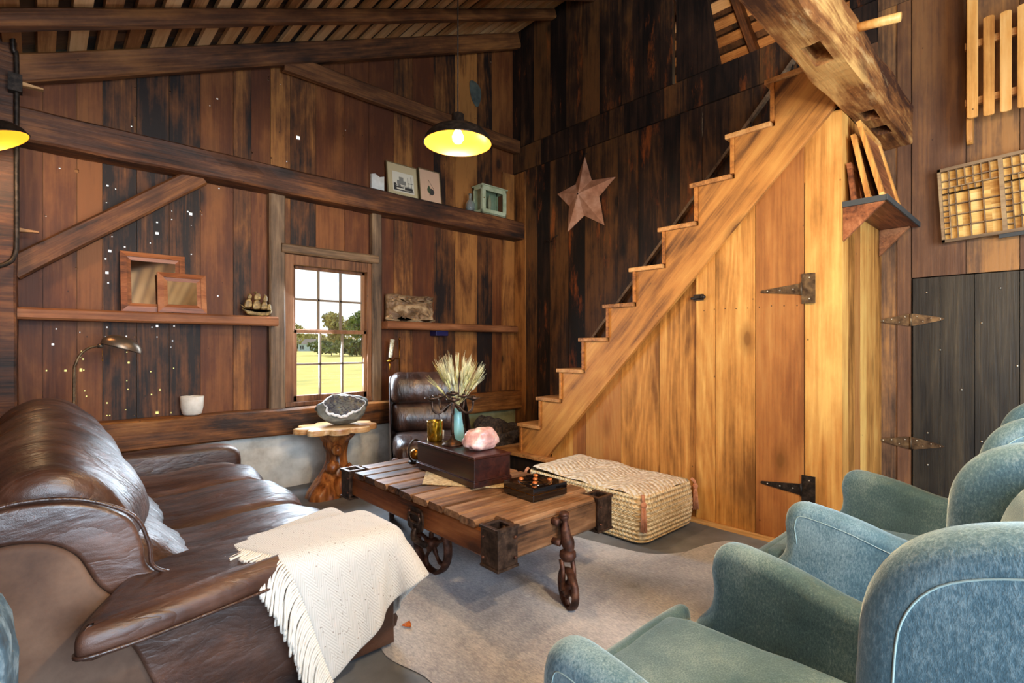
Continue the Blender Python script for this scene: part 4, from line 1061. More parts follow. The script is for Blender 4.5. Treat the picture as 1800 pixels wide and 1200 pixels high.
# ================================================================== SIDE TABLE AND GEODE
t = thing('root_side_table', 'polished tree root side table with scalloped live edge top', 'side table', (1.74, 3.93, 0))
o = []
for k in range(72):
    a = 2 * PI * k / 72; lob = abs(math.sin(a * 4.5 + .4)) ** .6; r = .225 + .085 * lob + .02 * noise.noise(Vector((math.cos(a) * 2, math.sin(a) * 2, 1)))
    o.append((1.74 + r * 1.05 * math.cos(a), 3.94 + r * math.sin(a) * .86))
m = MB(); m.padded(o, .045, .010, 'XY', (0, 0, .512)); m.build('table_top', 'slab', t)
def stump(u, v):
    a = 2 * PI * u; base = (1 - v) ** 2.2
    r = .085 + .02 * math.sin(v * 7 + 1) + .05 * (v > .85) * (v - .85) / .15
    r += base * (.06 + .06 * max(0, math.cos(2 * a - .5)) + .05 * max(0, math.cos(3 * a + 1)))
    r *= 1 + .22 * noise.noise(Vector((math.cos(a) * 1.6, math.sin(a) * 1.6, v * 3))) + .10 * noise.noise(Vector((math.cos(a) * 5, math.sin(a) * 5, v * 7)))
    return (1.735 + r * math.cos(a) - base * .02, 3.94 + r * math.sin(a), .49 * v)
m = MB(); m.grid(stump, 56, 40, None, True); m.blob((1.66, 3.84, .23), (.05, .05, .05), 3, .2, 2, 3); m.blob((1.69, 3.82, .36), (.04, .04, .045), 3, .2, 2, 5); m.blob((1.70, 3.80, .07), (.05, .055, .085), 3, .2, 2, 6, -.067); m.blob((1.80, 3.84, .12), (.05, .05, .12), 3, .2, 2, 8, -.115); m.build('root_base', 'stump', t)
t = thing('geode', 'large grey split geode with sparkling crystal hollow on the root table', 'geode', (1.79, 3.93, .535))
c0 = Vector((1.79, 3.93, .665)); fd = Vector((-.36, -.80, .48)).normalized()
def shell(p):
    q = p.dot(fd); lim = .062
    if q > lim: p = p - fd * (q - lim) * 1.0
    return p
m = MB(); m.blob(c0, (.20, .155, .120), 5, .16, 1.6, 4, -.128, shell); m.build('shell', 'geode_out', t)
x_ = Vector((0, 0, 1)).cross(fd).normalized(); y_ = fd.cross(x_)
def cav(u, v):
    a = 2 * PI * u; rr_ = v
    w = 1 + .10 * math.sin(a * 3 + 1) + .06 * math.sin(a * 7)
    dep = .064 - .06 * (1 - rr_ ** 2) + .012 * noise.noise(Vector((math.cos(a) * rr_ * 9, math.sin(a) * rr_ * 9, 2)))
    return c0 + x_ * (.150 * rr_ * w * math.cos(a)) + y_ * (.088 * rr_ * w * math.sin(a)) + fd * (dep + .006)
# hollow stands proud of the trimmed face as a crystal lined dish
m = MB(); m.grid(lambda u, v: cav(u, max(v, .001)) + fd * .055 * (1 - v * v) * .9, 64, 24, None, True); m.build('crystal_hollow', 'geode_in', t)
m = MB(); m.tube([cav(k / 80, 1.0) + fd * .002 + Vector((0, 0, .004 * math.sin(k * 1.7))) for k in range(81)], [.0015 + .002 * abs(math.sin(k * .9)) + (.009 * math.sin((k - 38) / 40 * PI) if 38 < k < 78 else 0) for k in range(81)], 8); m.build('quartz_rim', 'geode_rim', t)

# ================================================================== FLOOR LAMP BEHIND THE SOFA
t = thing('gooseneck_floor_lamp', 'brushed metal gooseneck floor lamp rising behind the sofa', 'lamp', (.15, 3.97, 0))
m = MB(); m.lathe([(.001, .03), (.03, .028), (.11, .018), (.12, .01), (.12, 0)], (.15, 3.97, 0)); m.build('base', 'hinge', t)
m = MB(); m.tube(cat2([(.15, 3.97, .02), (.147, 3.97, .5), (.147, 3.97, .98), (.155, 3.965, 1.06), (.18, 3.96, 1.12), (.22, 3.95, 1.155), (.265, 3.94, 1.165)], 6, False), .0075, 8); m.build('pole', 'hinge', t)
Tm = Matrix.Translation((.365, 3.92, 1.15)) @ Matrix.Rotation(R(12), 4, 'Y')
m = MB()
def shd(u, v):
    a = 2 * PI * u; r = math.sin(v * PI / 2); h = math.cos(v * PI / 2)
    x = .105 * r * math.cos(a); y = .075 * r * math.sin(a); z = .075 * h ** .9 if h > 0 else 0
    return Tm @ Vector((x, y, z - .012 * math.cos(a) * r))
m.grid(lambda u, v: shd(u, max(v, .01)), 36, 14, None, True); m.tube([shd(k / 36, 1) for k in range(37)], .002, 5); m.tube([(.255, 3.94, 1.165), (.28, 3.935, 1.165)], .014, 10)
m.build('lamp_shade', plain('lamp_grey_metal', '#6d5f50', .35, .7), t, fix=False)
m = MB(); m.tube([(.275, 3.93, 1.14), (.275, 3.93, 1.08)], .0015, 5); m.blob((.275, 3.93, 1.078), (.004, .004, .006), 1, 0); m.build('pull_chain', 'brass', t)

# ================================================================== LEATHER SOFA
sf = thing('leather_sofa', 'worn brown leather three seat sofa with overstuffed back along the left side', 'sofa', (.45, 2.75, 0))
rs = random.Random(5)
def wr(seed, amp=.006, yc=None, hw=.3, cr_=0, cxx=.1, czz=.6):
    def f(p):
        if yc is not None:
            k_ = 1 - min(1, abs(p.y - yc) / hw) ** 2.4; d_ = Vector((p.x - cxx, 0, p.z - czz)); p = p + d_.normalized() * cr_ * (k_ - .6)
        q = Vector((p.x * 4, p.y * 9, p.z * 6)) + Vector((seed, seed, 0))
        k = noise.noise(q) * amp + noise.noise(q * 2.3) * amp * .6
        return Vector((p.x + k * .6, p.y, p.z + k))
    return f
SY = [1.93, 2.50, 3.07, 3.64]
seat_o = cat2([(.16, .27), (.15, .38), (.30, .425), (.50, .425), (.74, .445), (.88, .43), (.955, .375), (.96, .30), (.90, .255), (.5, .25)], 5)
head_o = cat2([(-.15, .48), (-.165, .66), (-.12, .81), (-.03, .875), (.07, .87), (.16, .80), (.225, .71), (.25, .62), (.22, .545), (.12, .50)], 5)
lum_o = cat2([(.02, .36), (.0, .55), (.14, .60), (.25, .56), (.33, .49), (.385, .43), (.36, .38), (.2, .34)], 5)
for i in range(3):
    y = (SY[i] + SY[i + 1]) / 2; w = SY[i + 1] - SY[i] + .012
    m = MB(); m.padded(seat_o, w, .075, 'XZ', (0, y, 0), fn=wr(i * 3, .012, y, w / 2, .045, .55, .1), rings=6); m.build('seat_cushion', 'leather', sf)
    e = .10 if i == 0 else 0
    e2 = .10 if i == 2 else 0
    m = MB(); m.padded(head_o, w + e + e2, .085, 'XZ', (0, y - e / 2 + e2 / 2, 0), fn=wr(i * 5 + 1, .012, y, w / 2, .062, .04, .65), rings=6); m.build('headrest_cushion', 'leather', sf)
    m = MB(); m.padded(lum_o, w, .07, 'XZ', (0, y, 0), fn=wr(i * 7 + 2, .01, y, w / 2, .035, .15, .4), rings=6); m.build('lumbar_cushion', 'leather', sf)
m = MB(); m.box(-.12, .99, 1.79, 3.76, .025, .26); m.padded(cat2([(-.16, .03), (-.16, .60), (-.05, .70), (.05, .60), (.12, .3), (.12, .03)], 4), 1.96, .04, 'XZ', (0, 2.78, 0)); m.build('sofa_frame', 'leather', sf)
# near end: suede side of the back, bordered in leather with piping
side_o = cat2([(-.165, .03), (-.175, .45), (-.165, .60), (-.10, .655), (.0, .65), (.07, .60), (.12, .50), (.20, .42), (.30, .34), (.32, .03)], 5)
m = MB(); m.padded(side_o, .05, .016, 'XZ', (0, 1.80, 0)); m.build('suede_side', 'suede', sf)
bord = cat2([(-.165, .60), (-.10, .655), (.0, .65), (.07, .60), (.12, .50), (.20, .42), (.33, .37), (.39, .40), (.34, .46), (.235, .515), (.215, .60), (.18, .68), (.08, .74), (-.05, .755), (-.165, .72)], 4)
m = MB(); m.padded(bord, .05, .014, 'XZ', (0, 1.81, 0)); m.build('side_border', 'leather', sf)
pp = cat2([(-.165, .735), (-.05, .765), (.08, .75), (.19, .685), (.228, .60), (.245, .52), (.35, .465), (.405, .40)], 8, False)
m = MB(); m.tube([(a, 1.782, b) for a, b in pp], .0055, 7); m.build('piping', 'leather2', sf)
# arms
arm_o = cat2([(.02, .03), (.02, .40), (.10, .46), (.30, .475), (.60, .475), (.85, .465), (.95, .43), (.975, .36), (.98, .20), (.975, .03)], 5)
m = MB(); m.padded([p for p in arm_o], .15, .03, 'XZ', (0, 1.855, 0), fn=wr(31, .004)); m.build('arm', 'leather', sf)
m = MB(); m.padded([(a, min(b, .62) + (.06 if b > .35 else 0)) for a, b in arm_o], .15, .045, 'XZ', (0, 3.73, 0), fn=wr(33, .006)); m.build('arm', 'leather', sf)
side = cat2([(.30, .02), (.20, .30), (.17, .36), (.30, .415), (.60, .43), (.90, .425), (.995, .40)], 5, False) + [(1.0, .3), (1.0, .1), (1.0, .022), (.8, .02), (.5, .02)]
m = MB(); m.padded(side, .06, .012, 'XZ', (0, 1.775, 0)); m.build('arm_side_panel', 'leather', sf)
pad = cat2([(.06, 1.60), (.13, 1.565), (.35, 1.60), (.62, 1.66), (.85, 1.70), (.965, 1.74), (.985, 1.84), (.96, 1.92), (.6, 1.95), (.35, 1.93), (.18, 1.82)], 6)
m = MB(); m.padded(pad, .085, .036, 'XY', (0, 0, .445), fn=lambda p: Vector((p.x, p.y, p.z + .05 * math.exp(-((p.x - .45) / .3) ** 2) * math.exp(-((p.y - 1.80) / .12) ** 2)))); m.build('arm_pad', 'leather', sf)
pl2 = [(x, y - .002, .425) for x, y in pad[:34]]
m = MB(); m.tube(pl2, .005, 6); m.build('piping', 'leather2', sf)

# ------------------------------------------------ woollen throw draped by a small cloth solve
def drape():
    NU, NV, d = 40, 42, .0195
    c0 = np.array([.36, 1.98, .555]); eu = np.array([.91, .415, 0]); ev = np.array([.415, -.91, 0])
    uu = (np.arange(NU) * d)[:, None, None]; vv = (np.arange(NV) * d)[None, :, None] * (1 - .36 * np.linspace(0, 1, NU) ** 1.2)[:, None, None]
    P = c0 + uu * eu + vv * ev
    ln0 = lambda A, B: np.linalg.norm(B - A, axis=-1, keepdims=True)
    P0 = P.copy()
    rng = np.random.RandomState(4)
    P[..., 2] += .012 * np.sin(P[..., 0] * 22) + rng.rand(NU, NV) * .003
    V = np.zeros_like(P)
    boxes = [((.50, 1.80, .25), (.485, .155, .235), .05), ((.55, 2.70, .22), (.42, .80, .222), .06)]
    def sdf(p):
        best = None
        for c, h, r in boxes:
            q = np.abs(p - np.array(c)) - (np.array(h) - r)
            dd = np.linalg.norm(np.maximum(q, 0), axis=-1) + np.minimum(q.max(-1), 0) - r
            best = dd if best is None else np.minimum(best, dd)
        return np.minimum(best, p[..., 2] - .01)
    def solve(A, B, L):
        dv = B - A; ln = np.linalg.norm(dv, axis=-1, keepdims=True) + 1e-9
        c = dv * (.5 * (ln - L) / ln); return c
    for it in range(420):
        old = P.copy()
        V[..., 2] -= 9.8 * .008
        V *= .985
        P = P + V * .008
        for k in range(9):
            for off in (0, 1):
                for ax in (0, 1):
                    Q = P if ax == 0 else P.swapaxes(0, 1); Q0 = P0 if ax == 0 else P0.swapaxes(0, 1)
                    A, B = Q[off:-1:2], Q[off + 1::2]; n = min(len(A), len(B)); c = solve(A[:n], B[:n], ln0(Q0[off:-1:2][:n], Q0[off + 1::2][:n])); Q[off:off + 2 * n:2] += c; Q[off + 1:off + 1 + 2 * n:2] -= c
            c = solve(P[:-1, :-1], P[1:, 1:], ln0(P0[:-1, :-1], P0[1:, 1:])) * .3; P[:-1, :-1] += c; P[1:, 1:] -= c
            c = solve(P[1:, :-1], P[:-1, 1:], ln0(P0[1:, :-1], P0[:-1, 1:])) * .3; P[1:, :-1] += c; P[:-1, 1:] -= c
            c = solve(P[:-3], P[3:], ln0(P0[:-3], P0[3:])) * .10; P[:-3] += c; P[3:] -= c
            c = solve(P[:, :-3], P[:, 3:], ln0(P0[:, :-3], P0[:, 3:])) * .10; P[:, :-3] += c; P[:, 3:] -= c
        s = sdf(P) - .016
        hit = s < 0
        if hit.any():
            e = 1e-3; g = np.stack([sdf(P + np.eye(3)[i] * e) - sdf(P - np.eye(3)[i] * e) for i in range(3)], -1)
            g /= np.linalg.norm(g, axis=-1, keepdims=True) + 1e-9
            P = np.where(hit[..., None], P - g * s[..., None], P)
            mv = P - old; nrm = (mv * g).sum(-1, keepdims=True) * g; tan = mv - nrm
            P = np.where(hit[..., None], P - tan * .75, P)
        V = (P - old) / .008
    return P, sdf
P, sdf = drape()
NU, NV = P.shape[:2]
me = bpy.data.meshes.new('throw_blanket')
vs = [tuple(P[i, j]) for i in range(NU) for j in range(NV)]
fs = [(i * NV + j, (i + 1) * NV + j, (i + 1) * NV + j + 1, i * NV + j + 1) for i in range(NU - 1) for j in range(NV - 1)]
me.from_pydata(vs, [], fs)
uvl = me.uv_layers.new(name='UVMap')
for lp in me.loops:
    i, j = divmod(lp.vertex_index, NV); uvl.data[lp.index].uv = (i / NU, j / NV)
me.polygons.foreach_set('use_smooth', [True] * len(me.polygons))
me.materials.append(M['throw'])
th = bpy.data.objects.new('throw_blanket', me); COL.objects.link(th); WM[th] = Matrix()
so = th.modifiers.new('s', 'SOLIDIFY'); so.thickness = .011; so.offset = 0
sb = th.modifiers.new('sub', 'SUBSURF'); sb.levels = 1; sb.render_levels = 1
tag(th, 'cream herringbone wool throw with fringe draped over the near sofa arm', 'blanket')
fr_r = random.Random(9)
for k in range(84):
    jf = k / 83 * (NV - 1); j0 = min(int(jf), NV - 2); t_ = jf - j0
    p = P[0, j0] * (1 - t_) + P[0, j0 + 1] * t_; q = P[2, j0] * (1 - t_) + P[2, j0 + 1] * t_
    dv = (p - q); dv /= np.linalg.norm(dv) + 1e-9
    dv = dv + np.array([fr_r.uniform(-.25, .25)] * 3) * .6
    pts = [p - dv * .004]; cur = p.copy()
    for n_ in range(10):
        dv = dv + np.array([0, 0, -.42]) + np.array([fr_r.uniform(-.12, .12), fr_r.uniform(-.12, .12), 0]); dv /= np.linalg.norm(dv)
        cur = cur + dv * .0145
        s_ = float(sdf(cur[None])[0]) - .010
        if s_ < 0:
            g = np.array([float(sdf((cur + np.eye(3)[i] * 1e-3)[None])[0] - sdf((cur - np.eye(3)[i] * 1e-3)[None])[0]) for i in range(3)]); g /= np.linalg.norm(g) + 1e-9
            cur = cur - g * s_
        pts.append(cur.copy())
    m = MB(); m.tube([tuple(x) for x in pts], [.0043] * 9 + [.0055, .0045], 6); m.build('fringe_strand', 'yarn', th)
m = MB(); m.padded(cat2([(-.36, .0), (-.37, .55), (-.30, .68), (-.12, .69), (-.045, .62), (-.04, .3), (-.05, .0)], 4), .30, .05, 'XZ', (0, 1.36, 0), fn=wr(50, .02)); tag(m.build('folded_blanket', 'bag'), 'blue and grey woven blanket bundle behind the near end of the sofa', 'blanket')

# ================================================================== LEATHER EASY CHAIR IN THE CORNER
lc = thing('leather_chair', 'armless dark brown leather chair in the corner beneath the right shelf', 'chair', (2.37, 3.53, 0), R(-27))
def lcp(n, o, w, r, mat='leather2', x=0, seed=0, amp=.008):
    m = MB(); m.padded(o, w, r, 'YZ', (x, 0, 0), fn=wr(seed, amp)); return m.build(n, mat, lc, local=True)
lcp('seat_cushion', cat2([(.26, .28), (.27, .42), (.0, .455), (-.22, .455), (-.34, .42), (-.375, .35), (-.35, .28), (0, .26)], 5), .64, .07, seed=3)
lcp('back_cushion', cat2([(.35, .43), (.24, .44), (.20, .52), (.22, .62), (.27, .675), (.37, .67)], 5), .62, .06, seed=4)
lcp('headrest_cushion', cat2([(.38, .665), (.27, .665), (.215, .72), (.215, .83), (.26, .91), (.34, .935), (.41, .90), (.42, .75)], 5), .64, .07, seed=5)
lcp('outer_shell', cat2([(.44, .06), (.46, .5), (.46, .85), (.42, .90), (.38, .86), (.34, .5), (.30, .30), (-.30, .28), (-.32, .10), (-.28, .06)], 5), .66, .02, seed=6, amp=.002)
for x in (-.25, .25):
    for y in (-.25, .38): m = MB(); m.lathe([(.022, 0), (.026, .06)], (x, y, 0), 12); m.build('foot', 'blackiron', lc, local=True)
m = MB(); m.blob((3.42, 3.98, .10), (.42, .26, .30), 5, .35, 2.2, 3, -.10); tag(m.build('shaggy_hide', 'fur'), 'heap of shaggy brown fur hide between the leather chair and the stairs', 'hide')

# ================================================================== CART TABLE
ct = thing('cart_table', 'antique factory cart used as coffee table, thick planks on iron wheels', 'coffee table', (1.735, 2.27, 0))
X0, X1, Y0, Y1 = 1.372, 2.098, 1.565, 2.985
y = Y0; rp = random.Random(8); n = 0
wd = [.135, .12, .13, .125, .14, .12, .13, .135, .125, .13, .13]
while n < 11:
    y2 = min(Y1, y + wd[n]) if n < 10 else Y1
    a, b = (X0 - rp.uniform(.002, .012), X1 + rp.uniform(.002, .012)) if 0 < n < 10 else (X0 + .095, X1 - .095)
    m = MB(); rough_beam(m, 'X', a, b, y + .0015, y2 - .0015, .386, .420 - rp.uniform(0, .003), .003, 24, n, prm()); m.build('plank', 'cartX', ct); y = y2; n += 1
for xa, xb in ((X0 + .005, X0 + .055), (X1 - .055, X1 - .005)):
    m = MB(); rough_beam(m, 'Y', Y0 + .03, Y1 - .03, xa, xb, .262, .385, .002, 30, xa, prm(.5)); m.build('side_rail', 'cartY', ct)
for ya, yb in ((Y0 + .002, Y0 + .055), (Y1 - .055, Y1 - .002)):
    m = MB(); rough_beam(m, 'X', X0 + .06, X1 - .06, ya, yb, .262, .40, .004, 20, ya, prm(.6)); m.build('end_rail', 'cartX', ct)
for sx, cx in ((1, X0), (-1, X1)):
    for sy, cy in ((1, Y0), (-1, Y1)):
        m = MB(); z0, z1 = .252, .412
        def bb(a, b, c, d_, e, f):
            xs_ = sorted((cx + sx * a, cx + sx * b)); ys_ = sorted((cy + sy * c, cy + sy * d_)); m.box(xs_[0], xs_[1], ys_[0], ys_[1], e, f)
        bb(-.018, .092, -.018, -.006, z0, z1); bb(-.018, -.006, -.006, .092, z0, z1); bb(.072, .084, -.006, .072, z0 + .01, z1 - .004); bb(-.006, .084, .072, .084, z0 + .01, z1 - .004)
        bb(-.024, .098, -.024, -.004, z1 - .008, z1 + .006); bb(-.024, -.004, -.004, .098, z1 - .008, z1 + .006); bb(.068, .088, -.004, .088, z1 - .006, z1 + .004); bb(-.004, .068, .068, .088, z1 - .006, z1 + .004)
        bb(-.022, .095, -.022, .095, z0 - .008, z0 + .004)
        pk = m.build('stake_pocket', 'iron', ct, bevel=.002)
        for z in (.285, .37):
            for (dx, dy) in ((.075, -.02), (-.02, .075)):
                q = MB(); q.blob((cx + sx * dx, cy + sy * dy, z), (.008, .008, .007), 2, 0); q.build('bolt_head', 'rust', pk)
def wheel(c, r, w, spokes, parent, rot=None):
    m = MB(); x = w / 2
    m.lathe([(r - .014, -x), (r, -x * .9), (r + .002, 0), (r, x * .9), (r - .014, x), (r - .02, x * .4), (r - .02, -x * .4), (r - .014, -x)], c, 48, 'X')
    m.lathe([(.001, -w * .7), (.022, -w * .7), (.03, -w * .3), (.03, w * .3), (.022, w * .7), (.001, w * .7)], c, 20, 'X')
    for k in range(spokes):
        a = 2 * PI * k / spokes; pts = []
        for t in (.02, .35, .7, 1):
            aa = a + .5 * math.sin(t * PI) * .5; rr_ = .02 + (r - .034) * t
            pts.append((c[0], c[1] + rr_ * math.cos(aa), c[2] + rr_ * math.sin(aa)))
        m.tube(cat2(pts, 4, False), [.013] * 4 + [.009] * 4 + [.011] * 5, 8)
    if rot is not None: m.xf(rot)
    return m.build('wheel', 'rust', parent)
for x, s in ((1.475, -1), (1.995, 1)):
    wheel((x, 2.20, .152), .15, .045, 5, ct)
    ex = X0 + .004 if s < 0 else X1 - .004
    m = MB()
    o = cat2([(2.125, .265), (2.13, .345), (2.19, .362), (2.25, .345), (2.255, .265), (2.22, .245), (2.19, .235), (2.155, .245)], 5)
    m.prism(o, ex - .010 if s < 0 else ex, ex if s < 0 else ex + .010, 'YZ')
    m.tube([(ex + s * .012, 2.165 + .028 * math.cos(a) + .025 + .02 * (1 if math.cos(a) > 0 else -1), .31 + .022 * math.sin(a)) for a in [2 * PI * k / 20 for k in range(21)]], .007, 8)
    m.tube(cat2([(ex + s * .004, 2.19, .26), (ex + s * .012, 2.195, .21), (x + s * .04, 2.20, .152)], 4, False), .016, 8); m.tube([(x - .04, 2.20, .152), (x + .04, 2.20, .152)], .012, 10)
    bk = m.build('axle_bracket', 'iron', ct)
    for yy, zz in ((2.15, .335), (2.235, .335)): q = MB(); q.blob((ex + s * .013, yy, zz), (.007, .008, .008), 2, 0); q.build('bolt_head', 'rust', bk)
for ye, s in ((Y0, -1), (Y1, 1)):
    yc = ye + s * .062; xc = 1.735
    rot = Matrix.Translation((xc - .006, yc, 0)) @ Matrix.Rotation(R(-26), 4, 'Z') @ Matrix.Translation((-xc + .006, -yc, 0))
    wheel((xc - .012, yc + s * .018, .090), .088, .032, 4, ct, rot)
    m = MB()
    m.tube(cat2([(xc, ye + s * .03, .40), (xc, ye + s * .04, .375), (xc - .004, ye + s * .045, .34), (xc, ye + s * .05, .30), (xc, yc, .262), (xc - .006, yc, .235)], 5, False), [.014, .018, .022, .022, .018, .015, .014, .015, .018, .020, .022, .022, .022, .022, .024, .028, .03, .031, .03, .028, .026, .024, .024, .024, .022, .022], 12)
    m.blob((xc, ye + s * .035, .405), (.026, .022, .014), 3, 0)
    m.tube([(xc - .035, ye - s * .002, .375), (xc - .03, ye + s * .03, .37)], .018, 10); m.tube([(xc - .035, ye - s * .002, .285), (xc - .025, ye + s * .035, .28)], .016, 10)
    m.tube([(xc + .03, ye - s * .002, .34), (xc + .02, ye + s * .035, .34)], .014, 10)
    m.lathe([(.02, .255), (.036, .245), (.038, .225), (.028, .208), (.02, .205)], (xc - .006, yc, 0), 20)
    for dx in (-.026, .026): m.tube([rot @ Vector(p) for p in cat2([(xc - .012 + dx, yc, .215), (xc - .012 + dx, yc + s * .022, .16), (xc - .012 + dx, yc + s * .018, .085)], 5, False)], .0105, 8)
    m.tube([rot @ Vector(p) for p in ((xc - .047, yc + s * .018, .090), (xc + .022, yc + s * .018, .090))], .008, 8)
    fk = m.build('caster_fork', 'rust', ct)

# ------------------------------------------------ things on the cart
ZC = .4215
m = MB(); m.padded([(1.50, 2.33), (1.80, 1.95), (2.06, 2.30), (1.80, 2.72)], .005, .002, 'XY', (0, 0, ZC + .0025), fn=lambda p: Vector((p.x, p.y, p.z))); tag(m.build('woven_mat', noisy('palm_mat', ['#8d7148', '#b49a6b', '#d0bb8e'], 60, .9, 0, .6)), 'tan woven mat lying cornerwise beneath the dark wooden box', 'mat')
BX = Matrix.Translation((1.785, 2.362, ZC + .0055)) @ Matrix.Rotation(R(-4), 4, 'Z')
bx = thing('wooden_box', 'dark brown antique wooden box on the cart, carrying candle holder and stones', 'box', (1.785, 2.362, ZC + .0055), R(-4))
m = MB(); m.box(-.118, .118, -.305, .305, 0, .145, prm(.5)); m.build('case', 'dark', bx, local=True, bevel=.003)
m = MB(); m.box(-.125, .125, -.312, .312, 0, .032, prm(.3)); m.box(-.121, .121, -.308, .308, .032, .038, prm(.7)); m.build('plinth', 'dark', bx, local=True, bevel=.004)
m = MB(); m.box(-.122, .122, -.309, .309, .146, .160, prm(.6)); m.build('lid', 'dark', bx, local=True, bevel=.004)
ZB = ZC + .0055 + .160 + .0005
t = thing('votive_glass', 'gold mercury glass candle tumbler at the far end of the dark box', 'candle holder', (1.765, 2.60, ZB))
m = MB(); m.lathe([(.001, 0), (.042, 0), (.046, .006), (.0485, .12), (.0485, .124), (.045, .124), (.043, .02), (.001, .016)], (1.765, 2.60, ZB), 36); m.build('tumbler', 'gold', t)
m = MB(); m.lathe([(.001, .02), (.040, .02), (.041, .07), (.001, .07)], (1.765, 2.60, ZB), 24); m.build('wax', plain('green_wax', '#6d8a2a', .5), t)
m = MB(); m.lathe([(.001, 0), (.024, 0), (.026, .05), (.023, .05), (.021, .008), (.001, .008)], (1.83, 2.64, ZB), 24); tag(m.build('small_votive', 'white_ceramic'), 'small white votive cup between the gold tumbler and the aqua vase', 'candle holder')
t = thing('candelabrum', 'dark iron five arm candelabrum standing on the wooden box', 'candelabrum', (1.765, 2.42, ZB))
cx, cy = 1.765, 2.42
m = MB(); m.lathe([(.062, 0), (.060, .008), (.045, .020), (.022, .030), (.014, .038), (.011, .06)], (cx, cy, ZB), 32); m.build('base', 'iron', t)
m = MB(); m.lathe([(.011, .05), (.0085, .09), (.0085, .20), (.012, .22), (.008, .235), (.010, .25)], (cx, cy, ZB), 16); m.build('stem', 'iron', t)
for k in range(6):
    if k == 5: px_, py_, top = 0, 0, .285
    else: a = 2 * PI * k / 5 + .35; px_, py_, top = .125 * math.cos(a), .125 * math.sin(a), .262
    m = MB()
    if k < 5: m.tube(cat2([(cx, cy, ZB + .245), (cx + px_ * .3, cy + py_ * .3, ZB + .225), (cx + px_ * .62, cy + py_ * .62, ZB + .19), (cx + px_ * .92, cy + py_ * .92, ZB + .205), (cx + px_, cy + py_, ZB + .262)], 5, False), .0068, 8)
    m.lathe([(.001, top), (.014, top), (.038, top + .012), (.042, top + .019), (.037, top + .018), (.013, top + .006), (.0125, top + .024), (.0145, top + .026), (.0105, top + .024), (.0095, top + .006)], (cx + px_, cy + py_, ZB), 24, cap=False)
    m.build('candle_arm', 'iron', t)
t = thing('aqua_vase', 'tapering aqua glass vase behind the candelabrum', 'vase', (1.862, 2.50, ZB))
m = MB(); m.lathe([(.001, 0), (.040, 0), (.045, .01), (.040, .06), (.028, .14), (.021, .19), (.022, .20), (.019, .20), (.018, .19), (.024, .14), (.036, .06), (.040, .014), (.001, .008)], (1.862, 2.50, ZB), 36); m.build('body', 'blue_glass', t)
wh = thing('wheat_bunch', 'bunch of dried bearded wheat standing in the aqua vase', 'dried flowers', (1.862, 2.50, ZB + .02))
rw = random.Random(21)
for k in range(46):
    a = rw.uniform(0, 2 * PI); sp = rw.uniform(0, 1) ** .7; r1 = .105 * sp; hh = rw.uniform(.31, .40) - .03 * sp
    bx_, by_ = rw.uniform(-.009, .009), rw.uniform(-.009, .009)
    p0 = Vector((1.862 + bx_, 2.50 + by_, ZB + .03)); p1 = Vector((1.862 + bx_ * .8, 2.50 + by_ * .8, ZB + .2))
    p2 = Vector((1.862 + r1 * .45 * math.cos(a), 2.50 + r1 * .45 * math.sin(a), ZB + .2 + (hh - .2) * .45)); p3 = Vector((1.862 + r1 * math.cos(a), 2.50 + r1 * math.sin(a), ZB + hh))
    m = MB(); m.tube(cat2([tuple(p0), tuple(p1), tuple(p2), tuple(p3)], 3, False), .0014, 4)
    d = (p3 - p2).normalized(); q = p3 + d * .075
    m.tube([tuple(p3), tuple(p3 + d * .02), tuple(p3 + d * .055), tuple(q)], [.003, .0085, .0075, .002], 6)
    u = d.orthogonal().normalized(); v = d.cross(u)
    for j in range(11):
        b = 2 * PI * j / 11 + k; s = p3 + d * (.012 + .006 * j); e = s + d * rw.uniform(.07, .11) + (u * math.cos(b) + v * math.sin(b)) * rw.uniform(.006, .018)
        m.tube([tuple(s + (u * math.cos(b) + v * math.sin(b)) * .005), tuple(e)], [.0011, .0004], 3)
    m.build('wheat_stalk', 'wheat' if k % 3 == 0 else 'awn', wh)
m = MB()
def rq(p):
    for nn, dd in (((.5, -.6, .6), .085), ((-.7, -.4, .5), .075), ((.1, .3, .95), .062), ((.9, .1, .3), .09), ((-.3, -.9, .2), .065), ((-.95, .2, .1), .1)):
        v = Vector(nn).normalized(); q = p.dot(v)
        if q > dd: p = p - v * (q - dd) * .85
    return p
m.blob((1.812, 2.215, ZB + .055), (.118, .075, .068), 4, .22, 1.6, 11, -.0545, rq); tag(m.build('rose_quartz', 'rose'), 'rough pink rose quartz chunk on the near end of the dark box', 'stone')
t = thing('black_tray_box', 'glossy black lacquer box inlaid with copper stones, near the front of the cart', 'box', (1.835, 1.812, ZC), R(-3))
m = MB(); m.box(-.113, .113, -.113, .113, .001, .030); m.build('lower_case', 'black_lacquer', t, local=True, bevel=.002)
m = MB(); m.box(-.113, .113, -.113, .113, .033, .062)
m.lathe([(.088, .062), (.086, .066), (.080, .067), (.072, .063), (.001, .0625)], (0, 0, 0), 40, cap=False); m.build('lid', 'black_lacquer', t, local=True, bevel=.002)
m = MB(); m.box(-.1135, .1135, -.1135, .1135, .0305, .0325); m.build('brass_line', 'brass', t, local=True)
for k in range(5):
    a = 2 * PI * k / 4 + .8; q = (.072 * math.cos(a), .072 * math.sin(a)) if k < 4 else (0, 0)
    m = MB(); m.blob((q[0], q[1], .070), (.013, .013, .009), 2, .15); m.build('inlaid_stone', 'amber', t, local=True)
t = thing('brass_ball_stand', 'small black ringed stand holding a brass ball, at the far end of the cart', 'ornament', (1.76, 2.82, ZC))
m = MB(); m.lathe([(.04, 0), (.042, .006), (.03, .012), (.001, .014)], (1.76, 2.82, ZC), 24)
